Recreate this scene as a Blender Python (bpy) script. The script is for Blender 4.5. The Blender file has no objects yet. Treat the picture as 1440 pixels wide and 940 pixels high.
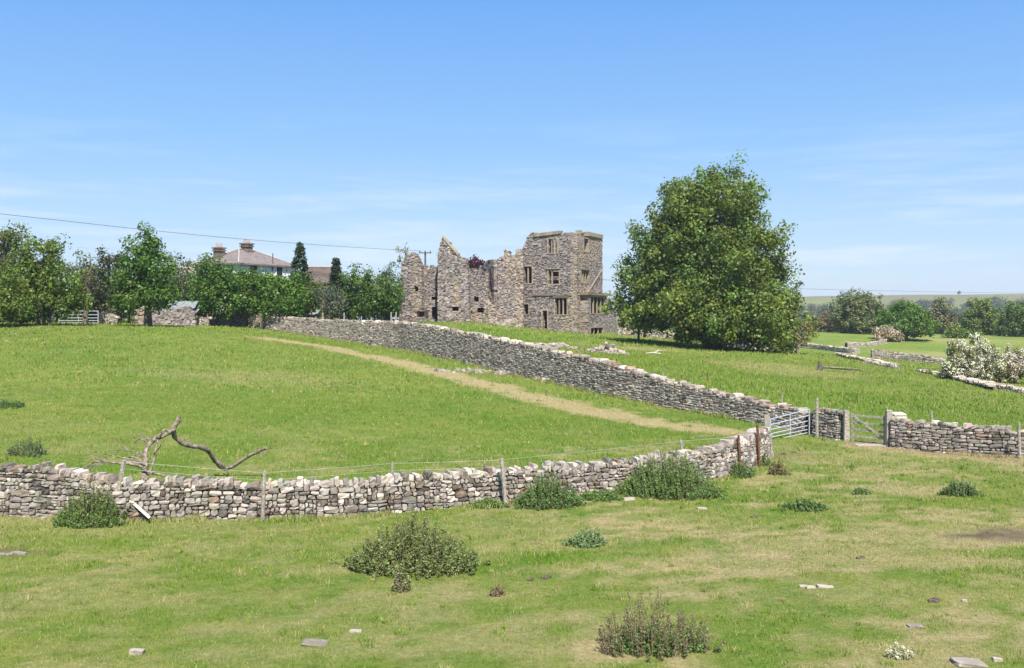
import bpy, math, random
import numpy as np
from math import radians as R, sin, cos, pi, sqrt

# ------------------------------------------------------------------ camera, sky, sun, exposure
S = bpy.context.scene
C = S.collection
F = 1400.0; HY = 440.0; EYE = 5.5            # focal length in photo pixels, horizon row, eye height above the near pasture
cam_d = bpy.data.cameras.new('camera'); cam = bpy.data.objects.new('camera', cam_d); C.objects.link(cam)
cam.location = (0, 0, EYE); cam.rotation_euler = (R(90), 0, 0)
cam_d.sensor_width = 36; cam_d.lens = 36*F/1440; cam_d.shift_y = -30/1440
cam_d.clip_start = .1; cam_d.clip_end = 9000
S.camera = cam

SUN_EL = 55; SUN_AZ = 13      # azimuth measured from straight behind the camera, negative = to the left
W = bpy.data.worlds.new('World'); S.world = W; W.use_nodes = True
nt = W.node_tree; nt.nodes.clear()
sky = nt.nodes.new('ShaderNodeTexSky'); sky.sky_type = 'NISHITA'; sky.sun_disc = False
sky.sun_elevation = R(SUN_EL)
sx, sy = sin(R(SUN_AZ)), -cos(R(SUN_AZ))     # horizontal direction towards the sun
sky.sun_rotation = math.atan2(sx, sy)
sky.air_density = 1.0; sky.dust_density = .35; sky.ozone_density = 2.2; sky.altitude = 250
bg = nt.nodes.new('ShaderNodeBackground'); bg.inputs[1].default_value = .105
wo = nt.nodes.new('ShaderNodeOutputWorld')
# faint high cirrus
tc = nt.nodes.new('ShaderNodeTexCoord'); mp = nt.nodes.new('ShaderNodeMapping')
mp.inputs['Scale'].default_value = (2.2, 2.2, 26); mp.inputs['Rotation'].default_value = (0, R(6), R(0))
ns = nt.nodes.new('ShaderNodeTexNoise'); ns.inputs['Scale'].default_value = 2.2; ns.inputs['Detail'].default_value = 6; ns.inputs['Roughness'].default_value = .62
rp = nt.nodes.new('ShaderNodeMapRange'); rp.inputs[1].default_value = .49; rp.inputs[2].default_value = .7; rp.inputs[3].default_value = 0; rp.inputs[4].default_value = .55
sp = nt.nodes.new('ShaderNodeSeparateXYZ')
el = nt.nodes.new('ShaderNodeMapRange'); el.inputs[1].default_value = .2; el.inputs[2].default_value = .03; el.inputs[3].default_value = 0; el.inputs[4].default_value = 1
mu = nt.nodes.new('ShaderNodeMath'); mu.operation = 'MULTIPLY'
mx = nt.nodes.new('ShaderNodeMix'); mx.data_type = 'RGBA'; mx.inputs[7].default_value = (4.6, 4.9, 5.2, 1)
L = nt.links.new
L(tc.outputs['Generated'], mp.inputs[0]); L(mp.outputs[0], ns.inputs['Vector']); L(ns.outputs[0], rp.inputs[0])
L(tc.outputs['Generated'], sp.inputs[0]); L(sp.outputs[2], el.inputs[0]); L(rp.outputs[0], mu.inputs[0]); L(el.outputs[0], mu.inputs[1])
hsv = nt.nodes.new('ShaderNodeHueSaturation'); hsv.inputs['Saturation'].default_value = 1.22; L(sky.outputs[0], hsv.inputs['Color'])
cr = nt.nodes.new('ShaderNodeValToRGB'); e_ = cr.color_ramp.elements        # clear early summer sky: deep blue aloft, milky blue low down
e_[0].position = 0; e_[0].color = (.60, .74, .90, 1); e_[1].position = 1; e_[1].color = (.06, .17, .50, 1)
for p_, c_ in ((.08, (.44, .63, .90)), (.17, (.28, .53, .90)), (.31, (.155, .40, .90))): q_ = e_.new(p_); q_.color = (*c_, 1)
sc_ = nt.nodes.new('ShaderNodeVectorMath'); sc_.operation = 'SCALE'; sc_.inputs['Scale'].default_value = 4.85
bl = nt.nodes.new('ShaderNodeMix'); bl.data_type = 'RGBA'; bl.inputs[0].default_value = .82
L(tc.outputs['Generated'], sp.inputs[0]); L(sp.outputs[2], cr.inputs[0]); L(cr.outputs[0], sc_.inputs[0]); L(hsv.outputs[0], bl.inputs[6]); L(sc_.outputs[0], bl.inputs[7])
L(mu.outputs[0], mx.inputs[0]); L(bl.outputs[2], mx.inputs[6]); L(mx.outputs[2], bg.inputs[0]); L(bg.outputs[0], wo.inputs[0])

sd = bpy.data.lights.new('sun', 'SUN'); sd.energy = 4.2; sd.angle = R(.53); sd.color = (1, .955, .88)
sun = bpy.data.objects.new('sun', sd); C.objects.link(sun)
from mathutils import Vector
sv = Vector((sx*cos(R(SUN_EL)), sy*cos(R(SUN_EL)), sin(R(SUN_EL))))
sun.rotation_euler = sv.to_track_quat('Z', 'Y').to_euler(); sun.location = (0, 0, 60)
S.view_settings.view_transform = 'Standard'; S.view_settings.look = 'None'
S.view_settings.exposure = 1.02; S.view_settings.gamma = 1
S.render.engine = 'CYCLES'
S.cycles.max_bounces = 6; S.cycles.transparent_max_bounces = 6

# ------------------------------------------------------------------ helpers
rng = np.random.default_rng(7); rnd = random.Random(7)

class G:                       # a bag of geometry that becomes ONE mesh
    def __init__(s): s.V = []; s.F = {3: [], 4: []}; s.C = []; s.n = 0; s.M = {3: [], 4: []}
    def add(s, V, F_, col=(1, 1, 1), mi=0):
        V = np.asarray(V, float).reshape(-1, 3); F_ = np.asarray(F_, int)
        k = F_.shape[1]; s.V.append(V); s.F[k].append(F_+s.n); s.M[k].append(np.full(len(F_), mi))
        c = np.asarray(col, float)
        if c.ndim == 1: c = np.tile(c[:3], (len(V), 1))
        s.C.append(c); s.n += len(V); return s
    def box(s, c, size, rz=0, col=(1, 1, 1), mi=0, rx=0, ry=0, jit=0, taper=1):
        sx_, sy_, sz_ = [a/2 for a in size]
        V = np.array([[x, y, z] for z in (-1, 1) for y in (-1, 1) for x in (-1, 1)], float)
        V[V[:, 2] > 0, :2] *= taper
        V *= (sx_, sy_, sz_)
        if jit: V += rng.uniform(-jit, jit, V.shape)
        V = rot(V, rx, ry, rz)+np.asarray(c)
        return s.add(V, BOXF, col, mi)
    def tube(s, P, r, n=7, col=(1, 1, 1), mi=0, cap=True):
        P = np.asarray(P, float); m = len(P); r = np.broadcast_to(np.asarray(r, float), (m,))
        T = np.gradient(P, axis=0); T /= np.linalg.norm(T, axis=1)[:, None]+1e-9
        ref = np.array([0, 0, 1.]) if abs(T[0, 2]) < .9 else np.array([1., 0, 0])
        V = []
        for i in range(m):
            a = np.cross(T[i], ref); a /= np.linalg.norm(a)+1e-9; b = np.cross(T[i], a); ref = -np.cross(T[i], a) if False else ref
            th = np.arange(n)*2*pi/n
            V.append(P[i]+r[i]*(np.outer(np.cos(th), a)+np.outer(np.sin(th), b)))
        V = np.concatenate(V); F_ = [[i*n+j, i*n+(j+1) % n, (i+1)*n+(j+1) % n, (i+1)*n+j] for i in range(m-1) for j in range(n)]
        s.add(V, F_, col, mi)
        if cap:
            for e, o in ((0, 0), (m-1, (m-1)*n)):
                s.add(np.vstack([V[o:o+n], P[e]]), [[j, (j+1) % n, n] for j in range(n)], col, mi)
        return s

BOXF = np.array([[0, 2, 3, 1], [4, 5, 7, 6], [0, 1, 5, 4], [2, 6, 7, 3], [0, 4, 6, 2], [1, 3, 7, 5]])
def rot(V, rx=0, ry=0, rz=0):
    V = np.asarray(V, float)
    if rx: c, s_ = cos(rx), sin(rx); V = V@np.array([[1, 0, 0], [0, c, -s_], [0, s_, c]]).T
    if ry: c, s_ = cos(ry), sin(ry); V = V@np.array([[c, 0, s_], [0, 1, 0], [-s_, 0, c]]).T
    if rz: c, s_ = cos(rz), sin(rz); V = V@np.array([[c, -s_, 0], [s_, c, 0], [0, 0, 1]]).T
    return V

def obj(name, g, mats, parent=None, loc=None, smooth=False, label=None, cat=None, group=None, kind=None):
    """one mesh object from a bag; vertices are given in world space"""
    V = np.concatenate(g.V); Cc = np.concatenate(g.C)
    root = parent
    while root is not None and root.parent is not None: root = root.parent
    off = np.array(root.location if root is not None else (loc if loc is not None else (0, 0, 0)), float)
    V = V-off
    me = bpy.data.meshes.new(name)
    f3 = np.concatenate(g.F[3]) if g.F[3] else np.zeros((0, 3), int); f4 = np.concatenate(g.F[4]) if g.F[4] else np.zeros((0, 4), int)
    idx = np.concatenate([f3.ravel(), f4.ravel()]).astype(np.int32)
    me.vertices.add(len(V)); me.vertices.foreach_set('co', V.astype(np.float32).ravel())
    me.loops.add(len(idx)); me.loops.foreach_set('vertex_index', idx)
    tot = np.concatenate([np.full(len(f3), 3), np.full(len(f4), 4)]).astype(np.int32)
    st = np.concatenate([[0], np.cumsum(tot)[:-1]]).astype(np.int32)
    me.polygons.add(len(tot)); me.polygons.foreach_set('loop_start', st)
    try: me.polygons.foreach_set('loop_total', tot)
    except Exception: pass
    mi = np.concatenate(g.M[3]+g.M[4]).astype(np.int32); me.polygons.foreach_set('material_index', mi)
    me.polygons.foreach_set('use_smooth', np.full(len(tot), bool(smooth)))
    at_ = me.attributes.new('col', 'FLOAT_COLOR', 'POINT')
    at_.data.foreach_set('color', np.hstack([Cc, np.ones((len(Cc), 1))]).astype(np.float32).ravel())
    for m in (mats if isinstance(mats, (list, tuple)) else [mats]): me.materials.append(m)
    me.update(calc_edges=True)
    o = bpy.data.objects.new(name, me); C.objects.link(o)
    if parent is not None: o.parent = parent
    elif loc is not None: o.location = loc
    tag(o, label, cat, group, kind); return o
def tag(o, label=None, cat=None, group=None, kind=None):
    if label: o['label'] = label
    if cat: o['category'] = cat
    if group: o['group'] = group
    if kind: o['kind'] = kind
    return o
def thing(name, loc, label, cat, group=None):
    o = bpy.data.objects.new(name, None); C.objects.link(o); o.location = loc; o.empty_display_size = .3
    return tag(o, label, cat, group)
def dup(root, loc, label=None, rz=0, sc=1):
    r = root.copy(); C.objects.link(r); r.location = loc; r.rotation_euler = (0, 0, rz); r.scale = (sc, sc, sc) if not isinstance(sc, tuple) else sc
    if label: r['label'] = label
    for ch in root.children:
        c = ch.copy(); C.objects.link(c); c.parent = r
    return r

def at(px, py, D): return np.array([(px-720)/F*D, D, EYE-(py-HY)/F*D])   # photo measurement + distance -> place in the world

# ---- value noise in python (drives terrain, layout, dry patches)
_perm = np.random.default_rng(3).random((256, 256))
def vnoise(x, y):
    xi = np.floor(x).astype(int); yi = np.floor(y).astype(int); fx = x-xi; fy = y-yi
    fx = fx*fx*(3-2*fx); fy = fy*fy*(3-2*fy); g = lambda a, b: _perm[a % 256, b % 256]
    return (g(xi, yi)*(1-fx)+g(xi+1, yi)*fx)*(1-fy)+(g(xi, yi+1)*(1-fx)+g(xi+1, yi+1)*fx)*fy
def fbm(x, y, o=4):
    x = np.asarray(x, float); y = np.asarray(y, float); a = .5; t = 0; n = 0
    for i in range(o): t = t+a*vnoise(x*2**i+i*17.3, y*2**i+i*9.1); n += a; a /= 2
    return t/n
def sst(a, b, x): t = np.clip((x-a)/(b-a), 0, 1); return t*t*(3-2*t)

# ------------------------------------------------------------------ materials
def nodes(name):
    m = bpy.data.materials.new(name); m.use_nodes = True; n = m.node_tree; n.nodes.clear()
    return m, n
def N(n, t, **k):
    o = n.nodes.new(t)
    for a, v in k.items():
        if a.startswith('i_'):
            a = a[2:]; key = int(a) if a.isdigit() else a.replace('_', ' '); o.inputs[key].default_value = v
        else: setattr(o, a, v)
    return o
def mixc(n, fac, a, b, mode='MIX'):
    m = N(n, 'ShaderNodeMix', data_type='RGBA', blend_type=mode)
    for i, v in ((0, fac), (6, a), (7, b)):
        if hasattr(v, 'links') or isinstance(v, bpy.types.NodeSocket): n.links.new(v, m.inputs[i])
        else: m.inputs[i].default_value = (*v, 1) if isinstance(v, tuple) and len(v) == 3 else v
    return m.outputs[2]
def noise(n, vec, sc, det=3, ro=.55):
    t = N(n, 'ShaderNodeTexNoise', i_Scale=sc, i_Detail=det, i_Roughness=ro); n.links.new(vec, t.inputs['Vector']); return t.outputs[0]
def ramp(n, v, a, b, c=0., d=1.):
    t = N(n, 'ShaderNodeMapRange', i_1=a, i_2=b, i_3=c, i_4=d); n.links.new(v, t.inputs[0]); return t.outputs[0]
def finish(m, n, col, rough=.9, bump=None, bdist=.02, bstr=.6, spec=.2, metal=0):
    p = N(n, 'ShaderNodeBsdfPrincipled'); p.inputs['Roughness'].default_value = rough; p.inputs['Specular IOR Level'].default_value = spec; p.inputs['Metallic'].default_value = metal
    if isinstance(col, tuple): p.inputs['Base Color'].default_value = (*col, 1)
    else: n.links.new(col, p.inputs['Base Color'])
    if bump is not None:
        b = N(n, 'ShaderNodeBump', i_Strength=bstr, i_Distance=bdist); n.links.new(bump, b.inputs['Height']); n.links.new(b.outputs[0], p.inputs['Normal'])
    o = N(n, 'ShaderNodeOutputMaterial'); n.links.new(p.outputs[0], o.inputs[0]); return m
def pos(n): return N(n, 'ShaderNodeNewGeometry').outputs['Position']
def att(n): return N(n, 'ShaderNodeAttribute', attribute_name='col').outputs['Color']

def stone_mat(name, tint, lichen=(.55, .53, .48), dark=(.05, .045, .035), sc=1., lich=.5, moss=.0):
    m, n = nodes(name); P = pos(n); a = att(n)
    c = mixc(n, 1., a, tint, 'MULTIPLY')
    n1 = noise(n, P, 9*sc, 5, .65); n2 = noise(n, P, 38*sc, 3, .6); n3 = noise(n, P, 1.1*sc, 3)
    c = mixc(n, ramp(n, n1, .54, .66, 0, lich), c, lichen)
    c = mixc(n, ramp(n, n2, .36, .24, 0, .6), c, dark)
    c = mixc(n, ramp(n, n3, .5, .7, 0, .35), c, tuple(t*.55 for t in tint))
    if moss: c = mixc(n, ramp(n, noise(n, P, 2.3, 4), .55, .68, 0, moss), c, (.10, .085, .035))
    return finish(m, n, c, .93, n1, .03/sc, .7)
M_near = stone_mat('pale limestone rubble', (.325, .28, .235), (.50, .47, .41), moss=.5)
M_far = stone_mat('weathered limestone rubble', (.37, .315, .255), (.50, .465, .41), sc=.7, lich=.45)
M_ruin = stone_mat('ruin limestone masonry', (.245, .205, .185), (.42, .39, .355), sc=.6, lich=.35)
M_dress = stone_mat('dressed sandstone', (.31, .26, .20), (.40, .365, .31), sc=.5, lich=.35)
m, n = nodes('wall core and opening shade'); M_core = finish(m, n, (.07, .058, .048), 1)  # dark wall fill, also the dark that stands for shade inside the ruin

def grass_nodes(n, blade=False):
    P = pos(n); a = N(n, 'ShaderNodeAttribute', attribute_name='col').outputs['Color']
    s = N(n, 'ShaderNodeSeparateColor'); n.links.new(a, s.inputs[0])
    big = noise(n, P, .16, 4, .6); mid = noise(n, P, .9, 4, .6); fine = noise(n, P, 7, 4, .7)
    c = mixc(n, ramp(n, big, .35, .65), (.098, .190, .022), (.180, .242, .036))
    c = mixc(n, ramp(n, mid, .38, .62, 0, .7), c, (.25, .262, .06))
    c = mixc(n, ramp(n, noise(n, P, .45, 5, .7), .56, .7, 0, .75), c, (.080, .150, .016))
    c = mixc(n, ramp(n, fine, .5, .72, 0, .45), c, (.33, .30, .13))
    c = mixc(n, ramp(n, fine, .42, .25, 0, .45), c, (.06, .10, .016))
    c = mixc(n, ramp(n, noise(n, P, 2.7, 4, .65), .52, .66, 0, .5), c, (.062, .118, .013)); c = mixc(n, ramp(n, noise(n, P, 3.3, 3, .6), .6, .72, 0, .5), c, (.30, .29, .10))
    # lush, dry, bare soil
    c = mixc(n, s.outputs[1], c, mixc(n, ramp(n, fine, .35, .65), (.075, .160, .013), (.13, .225, .021)))
    dr = mixc(n, ramp(n, fine, .35, .65), (.33, .25, .115), (.50, .41, .22))
    c = mixc(n, s.outputs[0], c, dr)
    c = mixc(n, s.outputs[2], c, mixc(n, ramp(n, mid, .4, .6), (.13, .095, .06), (.22, .165, .105)))
    sp_ = noise(n, P, 26, 2, .7); c = mixc(n, ramp(n, sp_, .55, .75, 0, .45), c, (.34, .36, .13)); c = mixc(n, ramp(n, sp_, .45, .28, 0, .55), c, (.045, .075, .012))
    return c, fine, P
m, n = nodes('grass turf'); c, fine, P = grass_nodes(n)
h = N(n, 'ShaderNodeMath', operation='ADD'); n.links.new(fine, h.inputs[0]); n.links.new(noise(n, P, 40, 3, .7), h.inputs[1])
M_turf = finish(m, n, c, .95, h.outputs[0], .09, .8, spec=.1)

m, n = nodes('grass blades'); c, fine, P = grass_nodes(n, True); M_blade = m
hs = N(n, 'ShaderNodeHueSaturation', i_Value=1.12); n.links.new(c, hs.inputs['Color'])
geo = N(n, 'ShaderNodeNewGeometry'); vm = N(n, 'ShaderNodeVectorMath', operation='ADD'); vm.inputs[1].default_value = (0, 0, 1.3)
n.links.new(geo.outputs['Normal'], vm.inputs[0]); vn = N(n, 'ShaderNodeVectorMath', operation='NORMALIZE'); n.links.new(vm.outputs[0], vn.inputs[0])
d = N(n, 'ShaderNodeBsdfDiffuse'); t = N(n, 'ShaderNodeBsdfTranslucent'); ms = N(n, 'ShaderNodeMixShader', i_0=.25); o = N(n, 'ShaderNodeOutputMaterial')
for q in (d, t): n.links.new(hs.outputs[0], q.inputs['Color']); n.links.new(vn.outputs[0], q.inputs['Normal'])
n.links.new(d.outputs[0], ms.inputs[1]); n.links.new(t.outputs[0], ms.inputs[2]); n.links.new(ms.outputs[0], o.inputs[0])

def leaf_mat(name, trans=.38, gloss=.018):
    m, n = nodes(name); a = att(n)
    d = N(n, 'ShaderNodeBsdfDiffuse'); t = N(n, 'ShaderNodeBsdfTranslucent'); ms = N(n, 'ShaderNodeMixShader', i_0=trans); o = N(n, 'ShaderNodeOutputMaterial')
    g = N(n, 'ShaderNodeBsdfGlossy', i_Roughness=.45); g.inputs[0].default_value = (.9, .95, .85, 1); m2 = N(n, 'ShaderNodeMixShader', i_0=gloss)
    yl = mixc(n, 1., a, (1.15, 1.1, .55), 'MULTIPLY')
    n.links.new(a, d.inputs[0]); n.links.new(yl, t.inputs[0]); n.links.new(d.outputs[0], ms.inputs[1]); n.links.new(t.outputs[0], ms.inputs[2])
    n.links.new(ms.outputs[0], m2.inputs[1]); n.links.new(g.outputs[0], m2.inputs[2]); n.links.new(m2.outputs[0], o.inputs[0]); return m
M_leaf = leaf_mat('tree leaves'); M_petal = leaf_mat('blossom', .25, .0)
def bark(name, c1, c2, sc=6):
    m, n = nodes(name); P = pos(n); q = noise(n, P, sc, 5, .65)
    return finish(m, n, mixc(n, ramp(n, q, .4, .62), c1, c2), .95, q, .04, .8)
M_bark = bark('bark', (.055, .045, .035), (.16, .135, .11)); M_dead = bark('dead wood', (.12, .09, .065), (.34, .285, .22), 9)
M_wood = bark('weathered timber', (.25, .215, .165), (.47, .42, .34), 14); M_rust = bark('rusty iron', (.10, .04, .022), (.24, .10, .05), 14)
M_stem = bark('plant stems', (.10, .085, .04), (.24, .19, .11), 20)
def plain(name, col, rough=.8, metal=0, sc=4, var=.25, spec=.3):
    m, n = nodes(name); P = pos(n); q = noise(n, P, sc, 4, .6)
    return finish(m, n, mixc(n, ramp(n, q, .35, .65), tuple(x*(1-var) for x in col), tuple(min(1, x*(1+var*.5)) for x in col)), rough, q, .01, .3, spec, metal)
M_galv = plain('galvanised steel', (.47, .49, .53), .5, .15, 12, .15, .5); M_wire = plain('wire', (.50, .50, .48), .5, .3)
M_white = plain('white render', (.80, .79, .75), .9, 0, 1.5, .08); M_roof = plain('clay tile roof', (.20, .165, .15), .85, 0, 2.5, .3)
M_roof2 = plain('brown tile roof', (.105, .08, .068), .9, 0, .8, .4); M_chim = plain('sooty brick', (.20, .15, .115), .95, 0, 3, .45)
M_pot = plain('terracotta pot', (.45, .33, .24), .8); M_glass = plain('dark window glass', (.03, .035, .04), .1, 0, 1, .1, .6)
M_dark = plain('dark blue grey', (.045, .047, .06), .7, 0, 6, .3); M_pale = plain('bleached boards', (.62, .57, .44), .8, 0, 8, .2)
M_lead = plain('corrugated sheet', (.30, .33, .33), .6, .3, 3, .35); M_pole = plain('creosoted pole', (.12, .095, .07), .9)
M_frame = plain('ridge capping', (.42, .39, .36), .8)

# ------------------------------------------------------------------ terrain
def tps(P):
    P = np.array(P, float); X = P[:, :2]/50; n_ = len(P)
    r = np.linalg.norm(X[:, None]-X[None], axis=2); K = np.where(r > 0, r*r*np.log(r+1e-12), 0)+np.eye(n_)*1e-3
    Q = np.hstack([np.ones((n_, 1)), X]); A = np.block([[K, Q], [Q.T, np.zeros((3, 3))]])
    w = np.linalg.solve(A, np.concatenate([P[:, 2], np.zeros(3)]))
    def f(x, y):
        x = np.asarray(x, float)/50; y = np.asarray(y, float)/50; o = w[-3]+w[-2]*x+w[-1]*y
        for i in range(n_):
            d2 = (x-X[i, 0])**2+(y-X[i, 1])**2; o = o+w[i]*.5*d2*np.log(d2+1e-12)
        return o
    return f
flat = [(-30, 14, 0), (-12, 14, 0), (0, 14, 0), (12, 14, 0), (30, 14, 0), (-25, 21, 0), (-8, 21, 0.05), (8, 21, 0), (25, 21, 0)]
nw = [(-700, 716), (-300, 718), (0, 722), (180, 730), (370, 728), (540, 722), (700, 708), (800, 698), (880, 690), (960, 680), (1030, 668), (1070, 650), (1087, 634)]
NW = [at(px, py, EYE*F/(py-HY)) for px, py in nw]
pL = flat+[tuple(p) for p in NW[2:]]+[tuple(at(*q)) for q in [(1060, 597, 46.3), (850, 555, 57), (640, 507, 76), (560, 492, 86), (450, 475, 94), (340, 459, 100), (220, 455, 106),
    (0, 460, 85), (100, 461, 85), (208, 460, 84), (290, 461, 92), (0, 560, 47), (300, 562, 49), (640, 592, 45), (-300, 560, 47), (-300, 463, 85), (450, 515, 66), (250, 500, 65)]]
pL += [(-60, 110, 4.2), (-30, 118, 4.3), (-90, 110, 4), (-80, 150, 3.8), (-30, 150, 4.0), (-120, 60, 2.), (30, 46, .1)]
pR = flat+[tuple(at(*q)) for q in [(1149, 615, 44), (1190, 622, 42.3), (1253, 629, 41), (1440, 645, 37.6), (1700, 650, 36)]]
pR += [(8.9, 50, 1.1), (5.3, 57, 2.05), (-4.3, 76, 3.4), (-9.8, 86, 3.9), (-18, 94, 4.0), (-27, 100, 4.3), (-37, 106, 4.5), (-12, 112, 4.35), (-4, 112, 4.3), (-4, 90, 3.7)]
pR += [tuple(at(*q)) for q in [(735, 464, 117), (790, 467, 116), (850, 474, 116), (800, 483, 90), (900, 472, 122), (1000, 491, 100), (1100, 497, 95), (1150, 500, 100), (1200, 509, 105),
    (1330, 528, 88), (1440, 545, 75), (1440, 590, 50), (1300, 560, 62), (1100, 545, 62), (1440, 482, 185), (1275, 479, 187), (1200, 472, 195), (1000, 480, 160), (800, 462, 170), (500, 450, 150), (1700, 560, 70), (1700, 484, 185)]]
pR += [(-60, 120, 4.3), (-120, 120, 4), (-60, 190, 3.5), (20, 230, 2)]
fL, fR = tps(pL), tps(pR)
WY = np.array([-50, 44, 57, 76, 86, 94, 100, 106, 114, 140, 9000.]); WX = np.array([13.4, 13.4, 5.3, -4.34, -9.83, -18.1, -27.1, -37.9, -52, -70, -70])
def wline(y): return np.interp(y, WY, WX)
def H(x, y, side=None):
    x = np.asarray(x, float); y = np.asarray(y, float)
    xc = np.clip(x, -110, 110); yc = np.clip(y, 13, 215)
    l = fL(np.clip(xc, -110, 40), np.clip(yc, 13, 150)); r = fR(xc, yc); w = wline(y)
    b = sst(44.5, 49, y)*(1-sst(108, 122, y)); k = sst(-4, 4, x-w)
    hc = l*(1-k)+r*k
    right = (x >= w) if side is None else np.full(x.shape, side > 0)
    h = np.where(right, hc*(1-b)+r*b, hc*(1-b)+l*b)
    h = h+(fbm(x*.35, y*.35, 3)-.5)*.16*sst(11, 16, y)
    # bank the photographer stands on
    bank = np.clip((12.5-y)/11.5, 0, 1)*3.9; h = np.where(y < 13, h*sst(9, 13, y)+bank, h)
    # valley behind, far hill side to the right
    u = np.clip(x/np.maximum(y, 1)*F+720, 0, 1900)
    rid = np.interp(u, [0, 600, 850, 1130, 1280, 1440, 1800], [-6, -4, 12, 26, 28.5, 31, 34])
    val = -2-14*sst(210, 420, y); far = val+(rid-val)*sst(420, 1350, y)**.9
    far = far+(fbm(x*.006, y*.006, 3)-.5)*9*sst(300, 700, y)*(1-sst(1150, 1350, y)) - 40*sst(1500, 3500, y)
    t_ = sst(198, 300, y); return h*(1-t_)+far*t_
def ground(px, py, D0=13.5, D1=1400):         # where the sight line of a photo pixel meets the ground
    D = np.exp(np.linspace(np.log(D0), np.log(D1), 5000)); x = (px-720)/F*D; z = EYE-(py-HY)/F*D
    k = np.argmax(z <= H(x, D)); return np.array([x[k], D[k], H(x[k], D[k])])
def hz(x, y): return float(H(np.array(float(x)), np.array(float(y))))

# dry strips, lush and bare patches (world positions)
def seg_d(x, y, pts):
    d = np.full(np.shape(x), 1e9)
    for (ax, ay), (bx, by) in zip(pts[:-1], pts[1:]):
        t = np.clip(((x-ax)*(bx-ax)+(y-ay)*(by-ay))/((bx-ax)**2+(by-ay)**2), 0, 1); d = np.minimum(d, np.hypot(x-ax-t*(bx-ax), y-ay-t*(by-ay)))
    return d
trk = [tuple(ground(*p)[:2]) for p in [(372, 476), (450, 487), (560, 510), (650, 533), (760, 562), (850, 582), (950, 600), (1010, 606)]]
pth = [tuple(ground(*p)[:2]) for p in [(1222, 628), (1290, 636), (1440, 650), (1650, 668)]]
PX = lambda l: [(tuple(ground(a, b)[:2]), rx, ry, k) for a, b, rx, ry, k in l]
_ = 0
dryP = PX([(1360, 755, 2.6, 1.1, .8), (1150, 775, 2.8, .9, .45), (1300, 790, 2.4, .7, .6), (1050, 790, 2, .8, .45), (1150, 640, 3, 1.2, .45), (1310, 690, 1.6, .8, .7), (860, 740, 4, 1.2, .3), (620, 835, 1.6, .4, .6),
    (600, 822, 2.0, .3, .5), (200, 745, 5, .8, .25), (60, 735, 3, .5, .4), (130, 842, 2, .5, .35), (880, 490, 5, 2.5, .5), (1100, 520, 5, 5, .35), (1330, 500, 14, 6, .4), (1385, 480, 14, 12, .45), (560, 700, 3, .4, .3), (350, 530, 5, 3, .25),
    (1340, 925, 1.2, .3, .7), (1230, 835, 2.5, .5, .3)])
lushP = PX([(700, 790, 1.5, .7, .95), (720, 805, 1., .4, .9), (880, 755, 1.6, .5, .7), (1190, 745, 1.8, .5, .75), (1000, 745, 1.5, .35, .6), (1330, 800, 2, .4, .6), (300, 645, 14, 3., .6), (650, 640, 12, 3, .65), (830, 600, 7, 3.5, .75),
    (560, 580, 12, 7, .35), (1150, 560, 9, 7, .6), (1300, 590, 8, 5, .65), (250, 500, 30, 10, .12), (740, 475, 9, 9, .55), (1010, 520, 9, 6, .55), (100, 860, 3, 1.4, .35), (1040, 700, 4, 1, .35), (500, 485, 6, 4, .5), (1420, 770, 1.2, .4, .5), (450, 900, 3, 1, .3)])
soilP = PX([(1425, 752, 1.3, .6, .95), (1222, 625, .9, .7, .7), (1095, 640, 1.2, .6, .35), (10, 778, 1.0, .3, .8), (700, 528, 2, .8, .35)])
def cover(x, y):
    x = np.asarray(x, float); y = np.asarray(y, float); n1 = fbm(x*.9, y*.9, 4); n2 = fbm(x*2.7+40, y*2.7, 3)
    def sumP(L_):
        o = np.zeros(x.shape)
        for (c, rx, ry, k) in L_:
            q = ((x-c[0])/rx)**2+((y-c[1])/ry)**2; o = np.maximum(o, k*np.clip(1.3-q*.7-(n2-.5)*2.2-(n1-.5)*1.5, 0, 1))
        return o
    dry, lush, soil = sumP(dryP), sumP(lushP), sumP(soilP)
    dt = seg_d(x, y, trk); wd = 1.0+(n1-.5)*1.5+(n2-.5)*1.4; dry = np.maximum(dry, (.92+.4*(n2-.4))*sst(wd+.7, wd-.3, dt)).clip(0, 1)
    dp = seg_d(x, y, pth); dry = np.maximum(dry, .95*sst(1.7, .6, dp+(n2-.5)*1.2)); soil = np.maximum(soil, .25*sst(.8, .2, dp))
    dry = np.maximum(dry, np.clip(fbm(x*.5+9, y*.8, 5)*.5+fbm(x*2.3+9, y*3.1, 3)*.5-.47, 0, .2)*(2.3+2.4*(x > 1))*sst(48, 30, y)).clip(0, .9); lush = np.maximum(lush, sst(.5, .62, fbm(x*.9+31, y*1.4, 4)*.5+fbm(x*3.1+3, y*3.9, 3)*.5)*.6)
    nl = np.clip(1-(np.abs(seg_d(x, y, [tuple(p[:2]) for p in NW])-.6)/.7), 0, 1)*.55*(n2 > .4)
    lush = np.maximum(lush, nl)
    far = sst(220, 330, y); lush = np.maximum(lush, far*.75); dry = np.maximum(dry, far*np.clip((fbm(x*.004+3, y*.012, 3)-.4)*2, 0, .15)); soil = np.maximum(soil, far*np.clip(.5+(fbm(x*.01+7, y*.01, 3)-.4)*2, 0, .7))
    return np.stack([dry, lush*(1-dry), soil], -1)

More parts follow.
